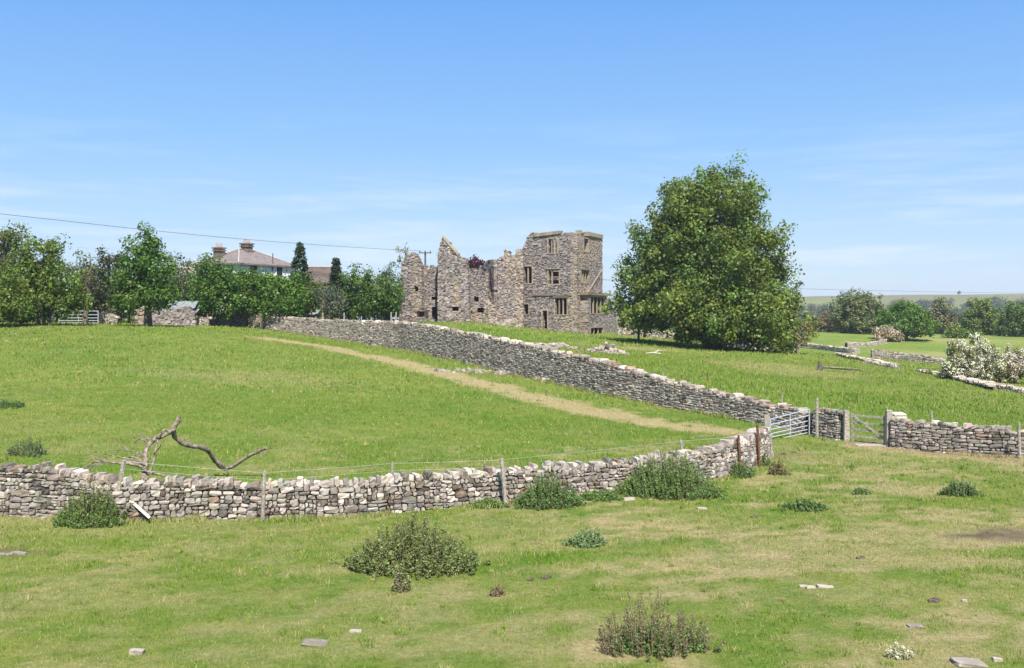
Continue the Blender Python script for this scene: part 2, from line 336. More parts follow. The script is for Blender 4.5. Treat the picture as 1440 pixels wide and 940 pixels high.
ys = np.concatenate([np.arange(-30, 8, 2), np.arange(8, 50, .33), np.arange(50, 130, .75), np.arange(130, 320, 5), np.geomspace(320, 3400, 40)])
o1 = np.concatenate([np.arange(0, 26, .36), np.geomspace(26, 150, 36), np.geomspace(180, 2600, 22)])
g = G()
for side in (-1, 1):
    o_ = o1 if side > 0 else -o1[::-1]
    X = wline(ys)[:, None]+o_[None]; Y = np.repeat(ys[:, None], len(o_), 1); Z = H(X, Y, side)
    V = np.stack([X, Y, Z], -1).reshape(-1, 3); nr, nc = X.shape
    i = np.arange(nr-1)[:, None]*nc+np.arange(nc-1)[None]; Fq = np.stack([i, i+1, i+nc+1, i+nc], -1).reshape(-1, 4)
    g.add(V, Fq, cover(V[:, 0], V[:, 1]))
obj('ground', g, M_turf, smooth=True, kind='structure')

# grass blades: one uncountable object
def scatter(y0, y1, dens, hh, ww, mx_=3.5):
    hw = 720/F*1.03; A = (y1-y0)*(hw*(y0+y1)+2*mx_); n_ = int(A*dens); y = rng.uniform(y0, y1, n_*2); keep = rng.random(len(y)) < (hw*y+mx_)/(hw*y1+mx_); y = y[keep][:n_]
    x = rng.uniform(-1, 1, len(y))*(hw*y+mx_)
    tuft = fbm(x*1.3, y*1.3, 3); k = rng.random(len(y)) < .35+1.1*tuft; x, y, tuft = x[k], y[k], tuft[k]
    z = H(x, y); cv = cover(x, y); k = (cv[:, 2] < .5) | (rng.random(len(y)) < .25); x, y, z, cv, tuft = x[k], y[k], z[k], cv[k], tuft[k]
    m_ = len(x); th = rng.uniform(0, 2*pi, m_); h_ = hh*rng.uniform(.45, 1.3, m_)*(.6+.8*tuft)*(1+.9*cv[:, 1]-.35*cv[:, 0]); w_ = ww*rng.uniform(.6, 1.3, m_)
    ax = np.stack([np.cos(th), np.sin(th), 0*th], -1); b = np.stack([x, y, z-.01], -1); le = rng.uniform(-.6, .6, (m_, 2))*h_[:, None]
    V = np.stack([b-ax*w_[:, None]/2, b+ax*w_[:, None]/2, b+np.stack([le[:, 0], le[:, 1], h_], -1)], 1).reshape(-1, 3)
    k = rng.random(m_) < .07; cv[k, 0] = .9; cv[k, 1] = 0
    return V, np.arange(m_*3).reshape(-1, 3), np.repeat(cv, 3, 0)
g = G()
for a in [(13, 21, 950, .045, .012), (21, 31, 520, .06, .017), (31, 52, 220, .075, .024), (52, 90, 60, .12, .045), (90, 125, 14, .16, .08)]: g.add(*scatter(*a))
def tussocks(n_, y0, y1, hh, nb):
    hw = 720/F*1.03; y = rng.uniform(y0, y1, n_); x = rng.uniform(-1, 1, n_)*(hw*y+3); k = fbm(x*.25+50, y*.25, 3) > .47; x, y = x[k], y[k]; R_ = rng.uniform(.06, .2, len(x)); dk = rng.random(len(x)) < .75
    X = np.repeat(x, nb); Y = np.repeat(y, nb); RR = np.repeat(R_, nb); m_ = len(X); a = rng.uniform(0, 2*pi, m_); q = rng.random(m_)**.7; X = X+np.cos(a)*q*RR; Y = Y+np.sin(a)*q*RR; z = H(X, Y)
    cv = cover(X, Y); D_ = np.repeat(dk, nb); cv[:, 1] = np.where(D_, .8, 0); cv[:, 0] = np.where(D_, 0, .7); h_ = hh*rng.uniform(.5, 1.2, m_)*(1.2-q*.7)*np.repeat(rng.uniform(.6, 1.2, len(x)), nb); th = rng.uniform(0, 2*pi, m_); ax = np.stack([np.cos(th), np.sin(th), 0*th], -1)*.010*(y0/18)
    b = np.stack([X, Y, z-.01], -1); t_ = b+np.stack([np.cos(a)*q*h_*.8, np.sin(a)*q*h_*.8, h_], -1)
    g.add(np.stack([b-ax, b+ax, t_], 1).reshape(-1, 3), np.arange(m_*3).reshape(-1, 3), np.repeat(cv, 3, 0))
tussocks(900, 13.5, 30, .13, 26); tussocks(900, 28, 60, .17, 22)
def edge(P, off, n_, hh):          # taller growth along wall feet
    P = np.array(P)[:, :2]; seg = np.hypot(*np.diff(P, axis=0).T); cs_ = np.concatenate([[0], np.cumsum(seg)]); t = rng.uniform(0, cs_[-1], n_); t = t[fbm(t*.7, t*0+off, 3) > .42]; n_ = len(t)
    x = np.interp(t, cs_, P[:, 0]); y = np.interp(t, cs_, P[:, 1]); y = y-off-np.abs(rng.normal(0, .14, n_)); x = x-np.sign(off)*0; z = H(x, y); th = rng.uniform(0, 2*pi, n_); h_ = hh*rng.uniform(.3, 1.2, n_)*(.5+fbm(t*.9, t*0+3, 2))
    ax = np.stack([np.cos(th), np.sin(th), 0*th], -1)*.011; b = np.stack([x, y, z-.01], -1); le = rng.uniform(-.5, .5, (n_, 2))*h_[:, None]; cv = cover(x, y); cv[:, 1] = np.maximum(cv[:, 1], .3); cv[:, 0] = np.where(rng.random(n_) < .3, .8, cv[:, 0])
    g.add(np.stack([b-ax, b+ax, b+np.stack([le[:, 0], le[:, 1], h_], -1)], 1).reshape(-1, 3), np.arange(n_*3).reshape(-1, 3), np.repeat(cv, 3, 0))
edge(NW[1:], .34, 16000, .17); edge([(15.3, 40.7), (19.4, 37.6), (27, 35.5)], .34, 5000, .16)
edge([(wline(y)-.5, y) for y in np.arange(46, 98, 1.)], .1, 9000, .3)
obj('grass', g, M_blade, kind='stuff', label='short green pasture grass with dry straw coloured patches over the whole slope', cat='grass')

# ------------------------------------------------------------------ dry stone walls
_c = np.array([[x, y, z] for z in (-1, 0, 1) for y in (-1, 0, 1) for x in (-1, 0, 1) if (x, y, z) != (0, 0, 0)], float)
_ix = {tuple(v.astype(int)): i for i, v in enumerate(_c)}
_q = []
for ax in range(3):
    for sg in (-1, 1):
        for a in (-1, 0):
            for b in (-1, 0):
                q = []
                for (i, j) in ((a, b), (a+1, b), (a+1, b+1), (a, b+1)):
                    v = [0, 0, 0]; v[ax] = sg; v[(ax+1) % 3] = i; v[(ax+2) % 3] = j; q.append(_ix[tuple(v)])
                _q.append(q if sg > 0 else q[::-1])
_q = np.array(_q); _nn = np.linalg.norm(_c, axis=1)
_t = _c*np.where(_nn > 1.6, .86, np.where(_nn > 1.2, .96, 1.))[:, None]
def stones(g, c, size, fr, cols, jit=.13, tilt=.06, mi=0):
    """c: (M,3) local (s,d,h) centres, size: half sizes (M,3), fr: function mapping local coords to world"""
    M_ = len(c); V = _t[None]*size[:, None]+0; V = V+rng.uniform(-jit, jit, (M_, 26, 3))*np.minimum(size, size.min(1, keepdims=True)*1.6)[:, None]
    a = rng.uniform(-tilt, tilt, (M_, 1)); a = a+0*V[:, :, 0]; x, z = V[..., 0].copy(), V[..., 2].copy(); V[..., 0] = x*np.cos(a)-z*np.sin(a); V[..., 2] = x*np.sin(a)+z*np.cos(a)
    V = V+c[:, None]; Wd = fr(V.reshape(-1, 3)); Fq = (_q[None]+26*np.arange(M_)[:, None, None]).reshape(-1, 4)
    g.add(Wd, Fq, np.repeat(cols, 26, 0), mi)
def stone_cols(M_, var=.3, warm=.035):
    v = rng.normal(1, var, M_).clip(.35, 1.75); c = v[:, None]*(1+rng.normal(0, warm, (M_, 3))*[1, .5, 1.2])
    c[rng.random(M_) < .06] *= 1.35; c[rng.random(M_) < .10] *= (.62, .52, .45); return c.clip(.1, 2.1)
def pack(Ls, Hf, wr, hr, seed):
    """skyline packing of irregular stones on a face Ls long whose height is Hf(s)"""
    r = random.Random(seed); ds = .03; n_ = int(Ls/ds); sk = np.zeros(n_); Hm = Hf(np.arange(n_)*ds); out = []
    for _ in range(60000):
        q = sk/Hm; i = int(np.argmin(np.where(sk < Hm-.03, q, 9)));
        if sk[i] >= Hm[i]-.03: break
        s0 = sk[i]; a = i
        while a > 0 and abs(sk[a-1]-s0) < .025: a -= 1
        b = i
        while b < n_-1 and abs(sk[b+1]-s0) < .025: b += 1
        run = (b-a+1); w_ = int(r.uniform(*wr)*r.choice((.6, 1, 1, 1.4))/ds); w_ = max(2, w_)
        if run-w_ < 3: w_ = run
        if w_ > wr[1]*2/ds: w_ = int(wr[1]*1.4/ds)
        h_ = r.uniform(*hr)*(.75 if w_*ds < wr[0] else 1)
        if w_*ds < h_*.6: h_ = max(.05, w_*ds*1.1)
        for nb in (a-1, a+w_):
            if 0 <= nb < n_ and 0 < sk[nb]-s0 < hr[1]*1.4 and abs(sk[nb]-(s0+h_)) < .05: h_ = sk[nb]-s0; break
        h_ = max(h_, .045)
        out.append((a*ds, s0, w_*ds, h_)); sk[a:a+w_] = s0+h_
    return np.array(out)
def frame(P):
    """P rows: x, y, zbase, height. Returns length and mapping helpers along the plan curve"""
    P = np.array(P, float); seg = np.hypot(np.diff(P[:, 0]), np.diff(P[:, 1])); s_ = np.concatenate([[0], np.cumsum(seg)]); Ls = s_[-1]
    ss = np.arange(0, Ls+.25, .25); xy = np.stack([np.interp(ss, s_, P[:, 0]), np.interp(ss, s_, P[:, 1])], -1)
    k = np.ones(9)/9; xp = np.pad(xy, ((4, 4), (0, 0)), 'reflect', reflect_type='odd'); xy = np.stack([np.convolve(xp[:, i], k, 'valid') for i in (0, 1)], -1)
    T = np.gradient(xy, axis=0); T /= np.linalg.norm(T, axis=1)[:, None]; Nn = np.stack([T[:, 1], -T[:, 0]], -1)
    zb = np.interp(ss, s_, P[:, 2]); hh = np.interp(ss, s_, P[:, 3])
    def fr(V):
        s = V[:, 0]; f = lambda a: np.interp(s, ss, a)
        x = f(xy[:, 0])+V[:, 1]*f(Nn[:, 0]); y = f(xy[:, 1])+V[:, 1]*f(Nn[:, 1]); lo = np.minimum(s, 0)+np.maximum(s-Ls, 0)
        x = x+lo*f(T[:, 0]); y = y+lo*f(T[:, 1]); return np.stack([x, y, f(zb)+V[:, 2]], -1)
    return Ls, fr, (lambda s: np.interp(s, ss, hh))
def dry_wall(P, mat, label, wr=(.13, .4), hr=(.08, .17), tb=.62, tt=.42, cope=.21, seed=1, copetilt=.25, back=True, name='dry_stone_wall', group='dry stone walls', sink=.05, copew=(.07, .2), var=.3, jt=.16):
    Ls, fr, Hf = frame(P); P0 = np.array(P[len(P)//2][:3]); root = thing(name, tuple(P0), label, 'stone wall', group)
    gb = G(); Hb = lambda s: np.maximum(Hf(s)-cope*.8+(fbm(s*.8, s*0+seed*3.3, 3)-.5)*.16, .15)+sink
    for sd_ in ((1, -1) if back else (1,)):
        st = pack(Ls, Hb, wr, hr, seed*7+sd_); M_ = len(st); s = st[:, 0]+st[:, 2]/2; h_ = st[:, 1]+st[:, 3]/2; fr_ = h_/np.maximum(Hb(s), .2)
        half = (tb+(tt-tb)*fr_)/2; dep = rng.uniform(.10, .16, M_); c = np.stack([s, sd_*(half-dep+rng.uniform(-.02, .025, M_)), h_-sink], -1)
        size = np.stack([st[:, 2]/2-.010, dep, st[:, 3]/2-.010], -1).clip(.015, 9); cl = stone_cols(M_, var)
        stones(gb, c, size, fr, cl, jt, .12)
    # dark packed core
    ss = np.arange(0, Ls+.3, .3); ss[-1] = Ls; Hc = Hb(ss)-sink-.06; V = []
    for s, h_ in zip(ss, Hc): V += [(s, -tb/2+.1, -.3), (s, -tt/2+.1, h_), (s, tt/2-.1, h_), (s, tb/2-.1, -.3)]
    k = len(ss); gb.add(fr(np.array(V)), [[i*4+a, (i+1)*4+a, (i+1)*4+b, i*4+b] for i in range(k-1) for a, b in ((0, 1), (1, 2), (2, 3))], mi=1)
    obj('stone_courses', gb, [mat, M_core], root, smooth=False)
    gc = G(); s = 0; cs, sz = [], []
    while s < Ls:
        w_ = rng.uniform(*copew); hh = cope*rng.uniform(.5, 1.3); g0 = float(Hb(np.array([s]))[0])-sink
        if rng.random() < .86: cs.append((s+w_/2, rng.uniform(-.03, .03), g0+hh*.42)); sz.append((w_/2, tt/2*rng.uniform(.75, 1.08), hh/2))
        s += w_*rng.uniform(.95, 1.1)
    stones(gc, np.array(cs), np.array(sz), fr, stone_cols(len(cs), var)*1.08, jit=.2, tilt=copetilt)
    obj('coping_stones', gc, mat, root)
    return root
def wall_pts(lst, D=None):       # (px, base row, top row[, distance])
    out = []
    for q in lst:
        d_ = q[3] if len(q) > 3 else EYE*F/(q[1]-HY); b = at(q[0], q[1], d_); t_ = at(q[0], q[2], d_); b[2] = hz(b[0], b[1]); out.append((b[0], b[1], b[2], t_[2]-b[2]))
    return out
dry_wall(wall_pts([(-500, 717, 645), (-250, 718, 648), (-60, 720, 652), (0, 722, 655), (100, 726, 656), (150, 730, 672), (195, 731, 678), (245, 730, 672), (300, 730, 674), (370, 728, 677), (540, 722, 672), (700, 708, 657), (800, 698, 652), (880, 690, 645), (960, 680, 635), (1030, 668, 619), (1068, 650, 605), (1078, 640, 601)]),
    M_near, 'long pale limestone dry wall curving across the front pasture up to the metal gate', (.10, .33), (.08, .21), seed=3, var=.36, jt=.2)
dry_wall(wall_pts([(1255, 628, 587, 41), (1330, 636, 593, 39.5), (1440, 646, 604, 37.8), (1600, 655, 612, 36.5), (1800, 662, 620, 35)]), M_near,
    'straight dry stone wall right of the wooden gate beside the dry path', (.14, .42), (.09, .17), seed=5, copew=(.15, .35), copetilt=.1, cope=.2)
dry_wall(wall_pts([(1147, 615, 574, 44), (1168, 619, 577, 43.3), (1187, 622, 579, 42.6)]), M_near,
    'short stone wall stub between the metal gate and the wooden gate', (.14, .38), (.09, .16), seed=9, cope=.18)
# tall retaining wall running back to the ruin
FW = []
for px, by, ty, D in [(1146, 612, 578, 44.2), (1060, 597, 563, 46.8), (1000, 588, 549, 49.6), (940, 575, 532, 52.5), (850, 555, 507, 57), (760, 533, 488, 63.5), (700, 520, 475, 69), (640, 507, 464, 76), (600, 500, 456, 81), (560, 492, 452, 86), (500, 483, 451, 90.5), (450, 475, 449, 94), (390, 466, 445, 97.5), (340, 460, 439, 100), (297, 459, 441, 102.5)]:
    b = at(px, by, D); t_ = at(px, ty, D); x, y = wline(D)+0., D; zl = float(H(np.array(x-1.), np.array(y), -1)); FW.append((x, y, zl-.1, t_[2]-zl+.1))
FW = FW[::-1]
dry_wall(FW, M_far, 'tall dark dry stone retaining wall running downhill from the ruin to the gates', (.13, .4), (.075, .16), tb=.85, tt=.6, cope=.22, seed=11, back=False, copew=(.15, .4), copetilt=.12, sink=.1)

def rubble(name, label, P, n_, rx, ry, hh, sr, mat=M_near, cat='stone pile', group=None):
    g = G(); P = np.array(P, float); a = rng.uniform(0, 2*pi, n_); q = np.sqrt(rng.random(n_)); x = q*rx*np.cos(a); y = q*ry*np.sin(a); s_ = rng.uniform(*sr, n_)
    z = H(P[0]+x, P[1]+y)-P[2]+hh*(1-q)*rng.uniform(.2, 1, n_)+s_*.15
    stones(g, np.stack([x, y, z], -1), np.stack([s_, s_*rng.uniform(.6, 1, n_), s_*rng.uniform(.4, .8, n_)], -1), lambda V: V+P, stone_cols(n_), jit=.22, tilt=.6)
    return obj(name, g, mat, loc=tuple(P), label=label, cat=cat, group=group)
def px_wall(lst, h_, label, seed, **k):
    P = []
    for px, py in lst: p = ground(px, py, 60, 400); P.append((p[0], p[1], p[2]-.05, h_*(1+.3*sin(px*.7+seed))))
    P.sort(key=lambda q: q[0]); dry_wall(P, M_far, label, (.25, .6), (.14, .26), seed=seed, cope=.2, tb=.8, tt=.6, copew=(.25, .5), copetilt=.4, back=False, **k)
px_wall([(1120, 489), (1150, 492), (1200, 498), (1206, 497)], .75, 'low tumbled stone wall just right of the big tree, pale with shaded front', 21)
px_wall([(1178, 500), (1215, 511), (1262, 520)], .45, 'collapsed low line of stones curving down the right pasture', 22)
px_wall([(1225, 503), (1260, 506), (1330, 513)], .95, 'low field wall running right to the large blossoming hawthorn', 23)
px_wall([(1190, 489), (1220, 487), (1245, 483)], .8, 'far low wall running up to the small pink blossom bush', 24)
px_wall([(1290, 523), (1340, 535), (1395, 549), (1480, 560)], .35, 'stone footing running in front of the large blossoming hawthorn', 25)
dry_wall([(*at(868, 473, 121)[:2], hz(*at(868, 473, 121)[:2])-.1, .95), (*at(905, 474, 121)[:2], hz(*at(905, 474, 121)[:2])-.1, .95), (*at(950, 476, 120)[:2], hz(*at(950, 476, 120)[:2])-.1, .9)], M_far, 'low garden wall between the tower and the big tree', (.2, .5), (.1, .2), seed=26, back=False)

# ------------------------------------------------------------------ the ruined hall
def inside(poly, x, y):
    p = np.array(poly); n_ = len(p); r = np.zeros(x.shape, bool); j = n_-1
    for i in range(n_):
        c = ((p[i, 1] > y) != (p[j, 1] > y)) & (x < (p[j, 0]-p[i, 0])*(y-p[i, 1])/(p[j, 1]-p[i, 1]+1e-12)+p[i, 0]); r ^= c; j = i
    return r
class Plane:
    def __init__(s, px, D, ang):      # ang: heading of the face in plan, 0 = square to the view, positive = right end further away
        s.o = np.array([(px-720)/F*D, D]); s.d = np.array([cos(R(ang)), sin(R(ang))]); s.n = np.array([s.d[1], -s.d[0]])
    def uz(s, px, py):
        k = (px-720)/F; u = (k*s.o[1]-s.o[0])/(s.d[0]-k*s.d[1]); y = s.o[1]+u*s.d[1]; return (u, EYE+(HY-py)/F*y)
    def w(s, u, dep, z):              # dep > 0 sticks out towards the viewer
        u = np.asarray(u, float); return np.stack([s.o[0]+u*s.d[0]+dep*s.n[0], s.o[1]+u*s.d[1]+dep*s.n[1], z+0*u], -1)
def block_box(g, pl, u0, u1, z0, z1, d0, d1, col, mi=0, jit=0.):
    u = np.array([u0, u1]*4, float); z = np.array([z0]*4+[z1]*4, float); d_ = np.array([d0, d0, d1, d1]*2, float)
    V = pl.w(u+rng.uniform(-jit, jit, 8), d_+rng.uniform(-jit, jit, 8), z+rng.uniform(-jit, jit, 8)); g.add(V, BOXF, col, mi)
def masonry(pl, poly, holes, thick, parent, name='masonry_wall', sandy=None, hr=(.085, .155), wr=(.11, .3), px=True, label=None, ragged=.3, tone=1.):
    cv = (lambda L_: [pl.uz(*q) for q in L_]) if px else (lambda L_: L_)
    poly = cv(poly); hol = [(pl.uz(a, d)[0], pl.uz(c, b)[0], pl.uz((a+c)/2, d)[1], pl.uz((a+c)/2, b)[1]) if px else (a, c, b, d) for a, b, c, d in holes]
    san = [] if sandy is None else [cv(q) for q in sandy]
    us = [q[0] for q in poly]; zs = [q[1] for q in poly]; z = min(zs); g = G(); uu = np.arange(min(us), max(us)+.04, .04)
    while z < max(zs):
        h_ = rng.uniform(*hr); zm = z+h_/2
        j = (fbm(uu*1.7, uu*0+zm*2.1, 2)-.5)*ragged+(np.round(fbm(uu*3.1+7, uu*0+zm*.2, 2)*6)/6-.5)*ragged*1.6
        ok = inside(poly, uu, zm+j)
        for a, b, c, d_ in hol: ok &= ~((uu > a) & (uu < b) & (zm > c) & (zm < d_))
        e = np.flatnonzero(np.diff(np.concatenate([[0], ok.astype(int), [0]])))
        for a, b in zip(e[::2], e[1::2]):
            ua, ub = uu[a], uu[min(b, len(uu)-1)]; u = ua
            while u < ub-.02:
                w_ = rng.uniform(*wr); w_ = ub-u if ub-u-w_ < .12 else w_
                v = float(np.clip(rng.normal(1, .34), .3, 2.))*tone; c_ = np.array([v*(1+rng.normal(0, .05)), v, v*(1+rng.normal(0, .06))])
                um = u+w_/2
                if any(inside(q, np.array([um]), np.array([zm]))[0] for q in san) or ((u == ua or abs(u+w_-ub) < .03) and rng.random() < .4): c_ = c_*(1.22, 1.16, 1.0)
                if rng.random() < .07: c_ *= 1.5
                fd = rng.uniform(-.05, .05)
                if (u == ua or abs(u+w_-ub) < .03) and thick > .5:
                    d0 = fd
                    while d0 > -thick+.1:
                        d1 = max(-thick, d0-rng.uniform(.16, .42)); d1 = -thick if d1+thick < .1 else d1; o_ = rng.uniform(-.03, .03); block_box(g, pl, u-.004-(o_ if u == ua else 0), u+w_+.004+(o_ if u != ua else 0), z-.004, z+h_+.004, d0, d1-.002, (c_*rng.uniform(.7, 1.35)).clip(.1, 2), 0, .008); d0 = d1
                else: block_box(g, pl, u-.004, u+w_+.004, z-.004, z+h_+.004, fd, -thick+rng.uniform(-.04, .04), c_.clip(.1, 2), 0, .012)
                u += w_
        z += h_
    return obj(name, g, M_ruin, parent, label=label)
def mull_window(pl, rect, lights, parent, depth=.5, tr=False, hood=False, label=None, surround=.13, missing=()):
    a, t_, b, bt = rect; u0, u1 = pl.uz(a, bt)[0], pl.uz(b, bt)[0]; z0, z1 = pl.uz((a+b)/2, bt)[1], pl.uz((a+b)/2, t_)[1]; g = G(); s_ = surround
    cc = lambda: np.array([1, .97, .9])*rng.uniform(.8, 1.25)
    def blocks(ua, ub, za, zb, vert):
        L_ = (zb-za) if vert else (ub-ua); p = 0
        while p < L_-.02:
            q = min(L_, p+rng.uniform(.3, .55)); q = L_ if L_-q < .15 else q
            if vert: block_box(g, pl, ua, ub+rng.uniform(0, .03), za+p, za+q-.004, .05+rng.uniform(-.008, .008), -.3, cc())
            else: block_box(g, pl, ua+p, ua+q-.004, za, zb, .052+rng.uniform(-.008, .008), -.3, cc())
            p = q
    blocks(u0-s_, u0, z0, z1, True); blocks(u1, u1+s_, z0, z1, True); blocks(u0-s_, u1+s_, z1, z1+s_, False); blocks(u0-s_-.03, u1+s_+.03, z0-s_*.8, z0, False)
    if hood: block_box(g, pl, u0-s_-.1, u1+s_+.1, z1+s_, z1+s_+.09, .14, -.1, cc())
    w_ = obj('window', g, M_dress, parent, label=label)
    for i in range(1, lights):
        if i in missing: continue
        u = u0+(u1-u0)*i/lights; q = G(); block_box(q, pl, u-.065, u+.065, z0, z1, -.06, -.24, cc(), 0, .006); obj('mullion', q, M_dress, w_)
    if tr:
        q = G(); zt = z0+(z1-z0)*.6; block_box(q, pl, u0, u1, zt-.05, zt+.05, -.062, -.22, cc()); obj('transom', q, M_dress, w_)
    return w_

hall = thing('ruined_hall', tuple(at(790, 466, 116)), 'roofless ruined stone hall with square tower and broken gable on the rise', 'ruin')
TL = Plane(811, 116, -24); TR = Plane(811, 116, 66)          # the tower's two visible faces share the near corner
base = 2.4
# left face of the tower, upright corner at u=0, going to negative u
topwin, midwin, lowwin = (771, 336, 784, 356), (771, 380, 786, 400), (780.5, 420, 797, 442.5)
lmid, llow, door = (736.5, 375, 748, 399), (736, 428, 743, 442), (763, 437, 769.5, 463)
q_col = [(804, 480), (804, 325), (813, 325), (813, 480)]
masonry(TL, [(733, 478), (732.5, 352), (736, 347), (739, 340), (742, 331), (746, 326.5), (750, 326), (754, 330.5), (790, 326.5), (797, 327.5), (806, 329), (811.5, 329), (811.5, 480)],
    [topwin, midwin, lowwin, lmid, llow, door], .75, hall, 'masonry_wall', [q_col, [(790, 465), (790, 415), (804, 412), (804, 470)], [(733, 466), (733, 420), (737, 420), (737, 466)]], label='left tower wall of dark rubble with windows and a doorway')
mull_window(TL, topwin, 3, hall, hood=False); mull_window(TL, midwin, 3, hall, hood=True, missing=(2,)); mull_window(TL, lowwin, 3, hall, hood=True, label='ground floor window of three lights in a pale stone surround')
mull_window(TL, lmid, 2, hall); mull_window(TL, llow, 1, hall)
g = G()
for a, b in ((761.2, 763), (769.5, 771.3)):
    for k in range(5):
        z_ = TL.uz(a, 463)[1]+k*.44; block_box(g, TL, TL.uz(a, 450)[0], TL.uz(b, 450)[0], z_, z_+.43, .04+k*.003, -.35, np.array([1.15, 1.1, 1])*rng.uniform(.8, 1.2))
block_box(g, TL, TL.uz(761, 450)[0], TL.uz(771.5, 450)[0], TL.uz(766, 437)[1], TL.uz(766, 434.6)[1], .05, -.35, (1.1, 1.05, 1)); obj('doorway', g, M_dress, hall, label='narrow dark doorway with pale jambs')
g = G()
for k in range(14):
    a, b = 749+k*3.95, 749+(k+1)*3.95
    block_box(g, TL, TL.uz(a, 415)[0], TL.uz(b, 415)[0]-.01, TL.uz(a, 416)[1], TL.uz(a, 414.3)[1], .13+.01*rng.random(), -.1, np.array([.75, .7, .62])*rng.uniform(.7, 1.2))
obj('string_course', g, M_dress, hall)
g = G()
for k in range(9):
    a, b = 751+k*4.3, 751+(k+1)*4.3
    block_box(g, TL, TL.uz(a, 330)[0], TL.uz(b, 330)[0]-.01, TL.uz(a, 333.5-k*.55)[1], TL.uz(a, 328.8-k*.5)[1], .16+.01*rng.random(), -.5, np.array([.95, .93, .85])*rng.uniform(.8, 1.15))
obj('parapet_coping', g, M_dress, hall, label='pale coping along the left tower parapet')
# right face
rtop, rmid = (821, 336, 827.5, 354), (817.5, 381, 828, 398)
masonry(TR, [(811, 482), (811, 329.5), (814, 331), (815.5, 334), (817, 334), (817, 327.5), (821, 327.5), (821.5, 336), (827, 336), (827.3, 329.5), (845.5, 331.5), (845.5, 409), (838, 414), (853, 416), (858, 424), (863, 436), (867, 446), (869, 482)],
    [rtop, rmid, (829, 418, 850, 440), (829.5, 461, 847.5, 473)], .75, hall, 'masonry_wall', [[(811, 480), (811, 325), (817, 325), (817, 480)], [(812, 380), (812, 325), (846, 325), (846, 360)], [(817, 418), (817, 376), (830, 376), (830, 418)], [(811, 480), (811, 440), (829, 440), (829, 480)]],
    label='right tower wall in a paler tone', tone=1.12)  # tone raised evenly over this face
mull_window(TR, rtop, 1, hall); mull_window(TR, rmid, 3, hall, hood=True)
g = G(); block_box(g, TR, TR.uz(826, 330)[0], TR.uz(846.5, 330)[0], TR.uz(836, 334)[1], TR.uz(836, 328.5)[1], .17, -.6, (1, .97, .88), 0, .02)
block_box(g, TR, TR.uz(817, 330)[0], TR.uz(822, 330)[0], TR.uz(819, 329)[1], TR.uz(819, 326)[1], .08, -.5, (1, .97, .88), 0, .02)
obj('parapet_coping', g, M_dress, hall, label='broken coping blocks on the right tower wall')
g = G(); pa, pb = TR.uz(846, 380), TR.uz(826, 412)
for k in range(7):
    t0, t1 = k/7, (k+1)/7; ua, ub = pa[0]+(pb[0]-pa[0])*t0, pa[0]+(pb[0]-pa[0])*t1; za, zb = pa[1]+(pb[1]-pa[1])*t0, pa[1]+(pb[1]-pa[1])*t1
    V = np.concatenate([TR.w([ua, ub, ub, ua], d_, np.array([za-.12, zb-.12, zb+.12, za+.12])) for d_ in (.12, -.1)])
    g.add(V, [[0, 1, 2, 3], [7, 6, 5, 4], [0, 4, 5, 1], [1, 5, 6, 2], [2, 6, 7, 3], [3, 7, 4, 0]], np.array([1, .95, .85])*rng.uniform(.85, 1.1))
obj('roof_scar', g, M_dress, hall, label='slanting drip moulding left by a lost roof')
# bay window pushed out of the right face
BAY = Plane(811, 116, 66); BAY.o = BAY.o+BAY.n*.9
masonry(BAY, [(826.5, 483), (826.5, 413), (853, 414), (853, 483)], [(830.5, 418, 851, 440.5), (830.5, 461, 848, 472.5)], .9, hall, 'bay_wall', None, tone=1.1, ragged=.05)
mull_window(BAY, (830.5, 418, 851, 440.5), 4, hall, surround=.14); mull_window(BAY, (830.5, 461, 848, 472.5), 3, hall, surround=.1)
g = G(); block_box(g, BAY, BAY.uz(825, 413)[0], BAY.uz(855, 413)[0], BAY.uz(840, 416)[1], BAY.uz(840, 412.5)[1], .2, -1.1, (.8, .75, .66), 0, .04); obj('bay_roof_slab', g, M_dress, hall)
# back walls of the tower close it
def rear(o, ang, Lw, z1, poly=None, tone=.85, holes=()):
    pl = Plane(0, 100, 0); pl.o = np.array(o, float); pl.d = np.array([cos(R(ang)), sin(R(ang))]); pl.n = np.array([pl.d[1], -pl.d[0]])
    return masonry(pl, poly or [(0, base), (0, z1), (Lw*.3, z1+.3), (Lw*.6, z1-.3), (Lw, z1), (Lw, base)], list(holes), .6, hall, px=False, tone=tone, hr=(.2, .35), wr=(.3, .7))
LWt = -TL.uz(733.5, 400)[0]; RWt = TR.uz(845, 400)[0]
cL = TL.w(-LWt, 0, 0)[:2]; cR = TR.w(RWt, 0, 0)[:2]
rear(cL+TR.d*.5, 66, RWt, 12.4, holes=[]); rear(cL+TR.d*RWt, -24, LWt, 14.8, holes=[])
for zf in (6.6, 10.1):  # slabs added inside the tower to block light and darken the lower windows
    g = G(); P0 = TL.w(-LWt+.5, -.8, zf); P1 = TL.w(-.8, -.8, zf); P2 = P1+[*(TR.d*(RWt-1.2)), 0]; P3 = P0+[*(TR.d*(RWt-1.2)), 0]; V = [P0, P1, P2, P3]+[p_+[0, 0, .25] for p_ in (P0, P1, P2, P3)]
    g.add(V, [[3, 2, 1, 0], [4, 5, 6, 7], [0, 1, 5, 4], [1, 2, 6, 5], [2, 3, 7, 6], [3, 0, 4, 7]]); obj('floor', g, M_core, hall)
def shade_panel(pl, a, t_, b, bt, th):  # dark panel added behind an opening to stand for the shade inside
    g = G(); u0, z0 = pl.uz(a-1.5, bt+2); u1, z1 = pl.uz(b+1.5, t_-2); z0, z1 = min(z0, z1), max(z0, z1); block_box(g, pl, u0, u1, z0, z1, -th-.06, -th-.35, (1, 1, 1)); obj('opening_shade', g, M_core, hall)
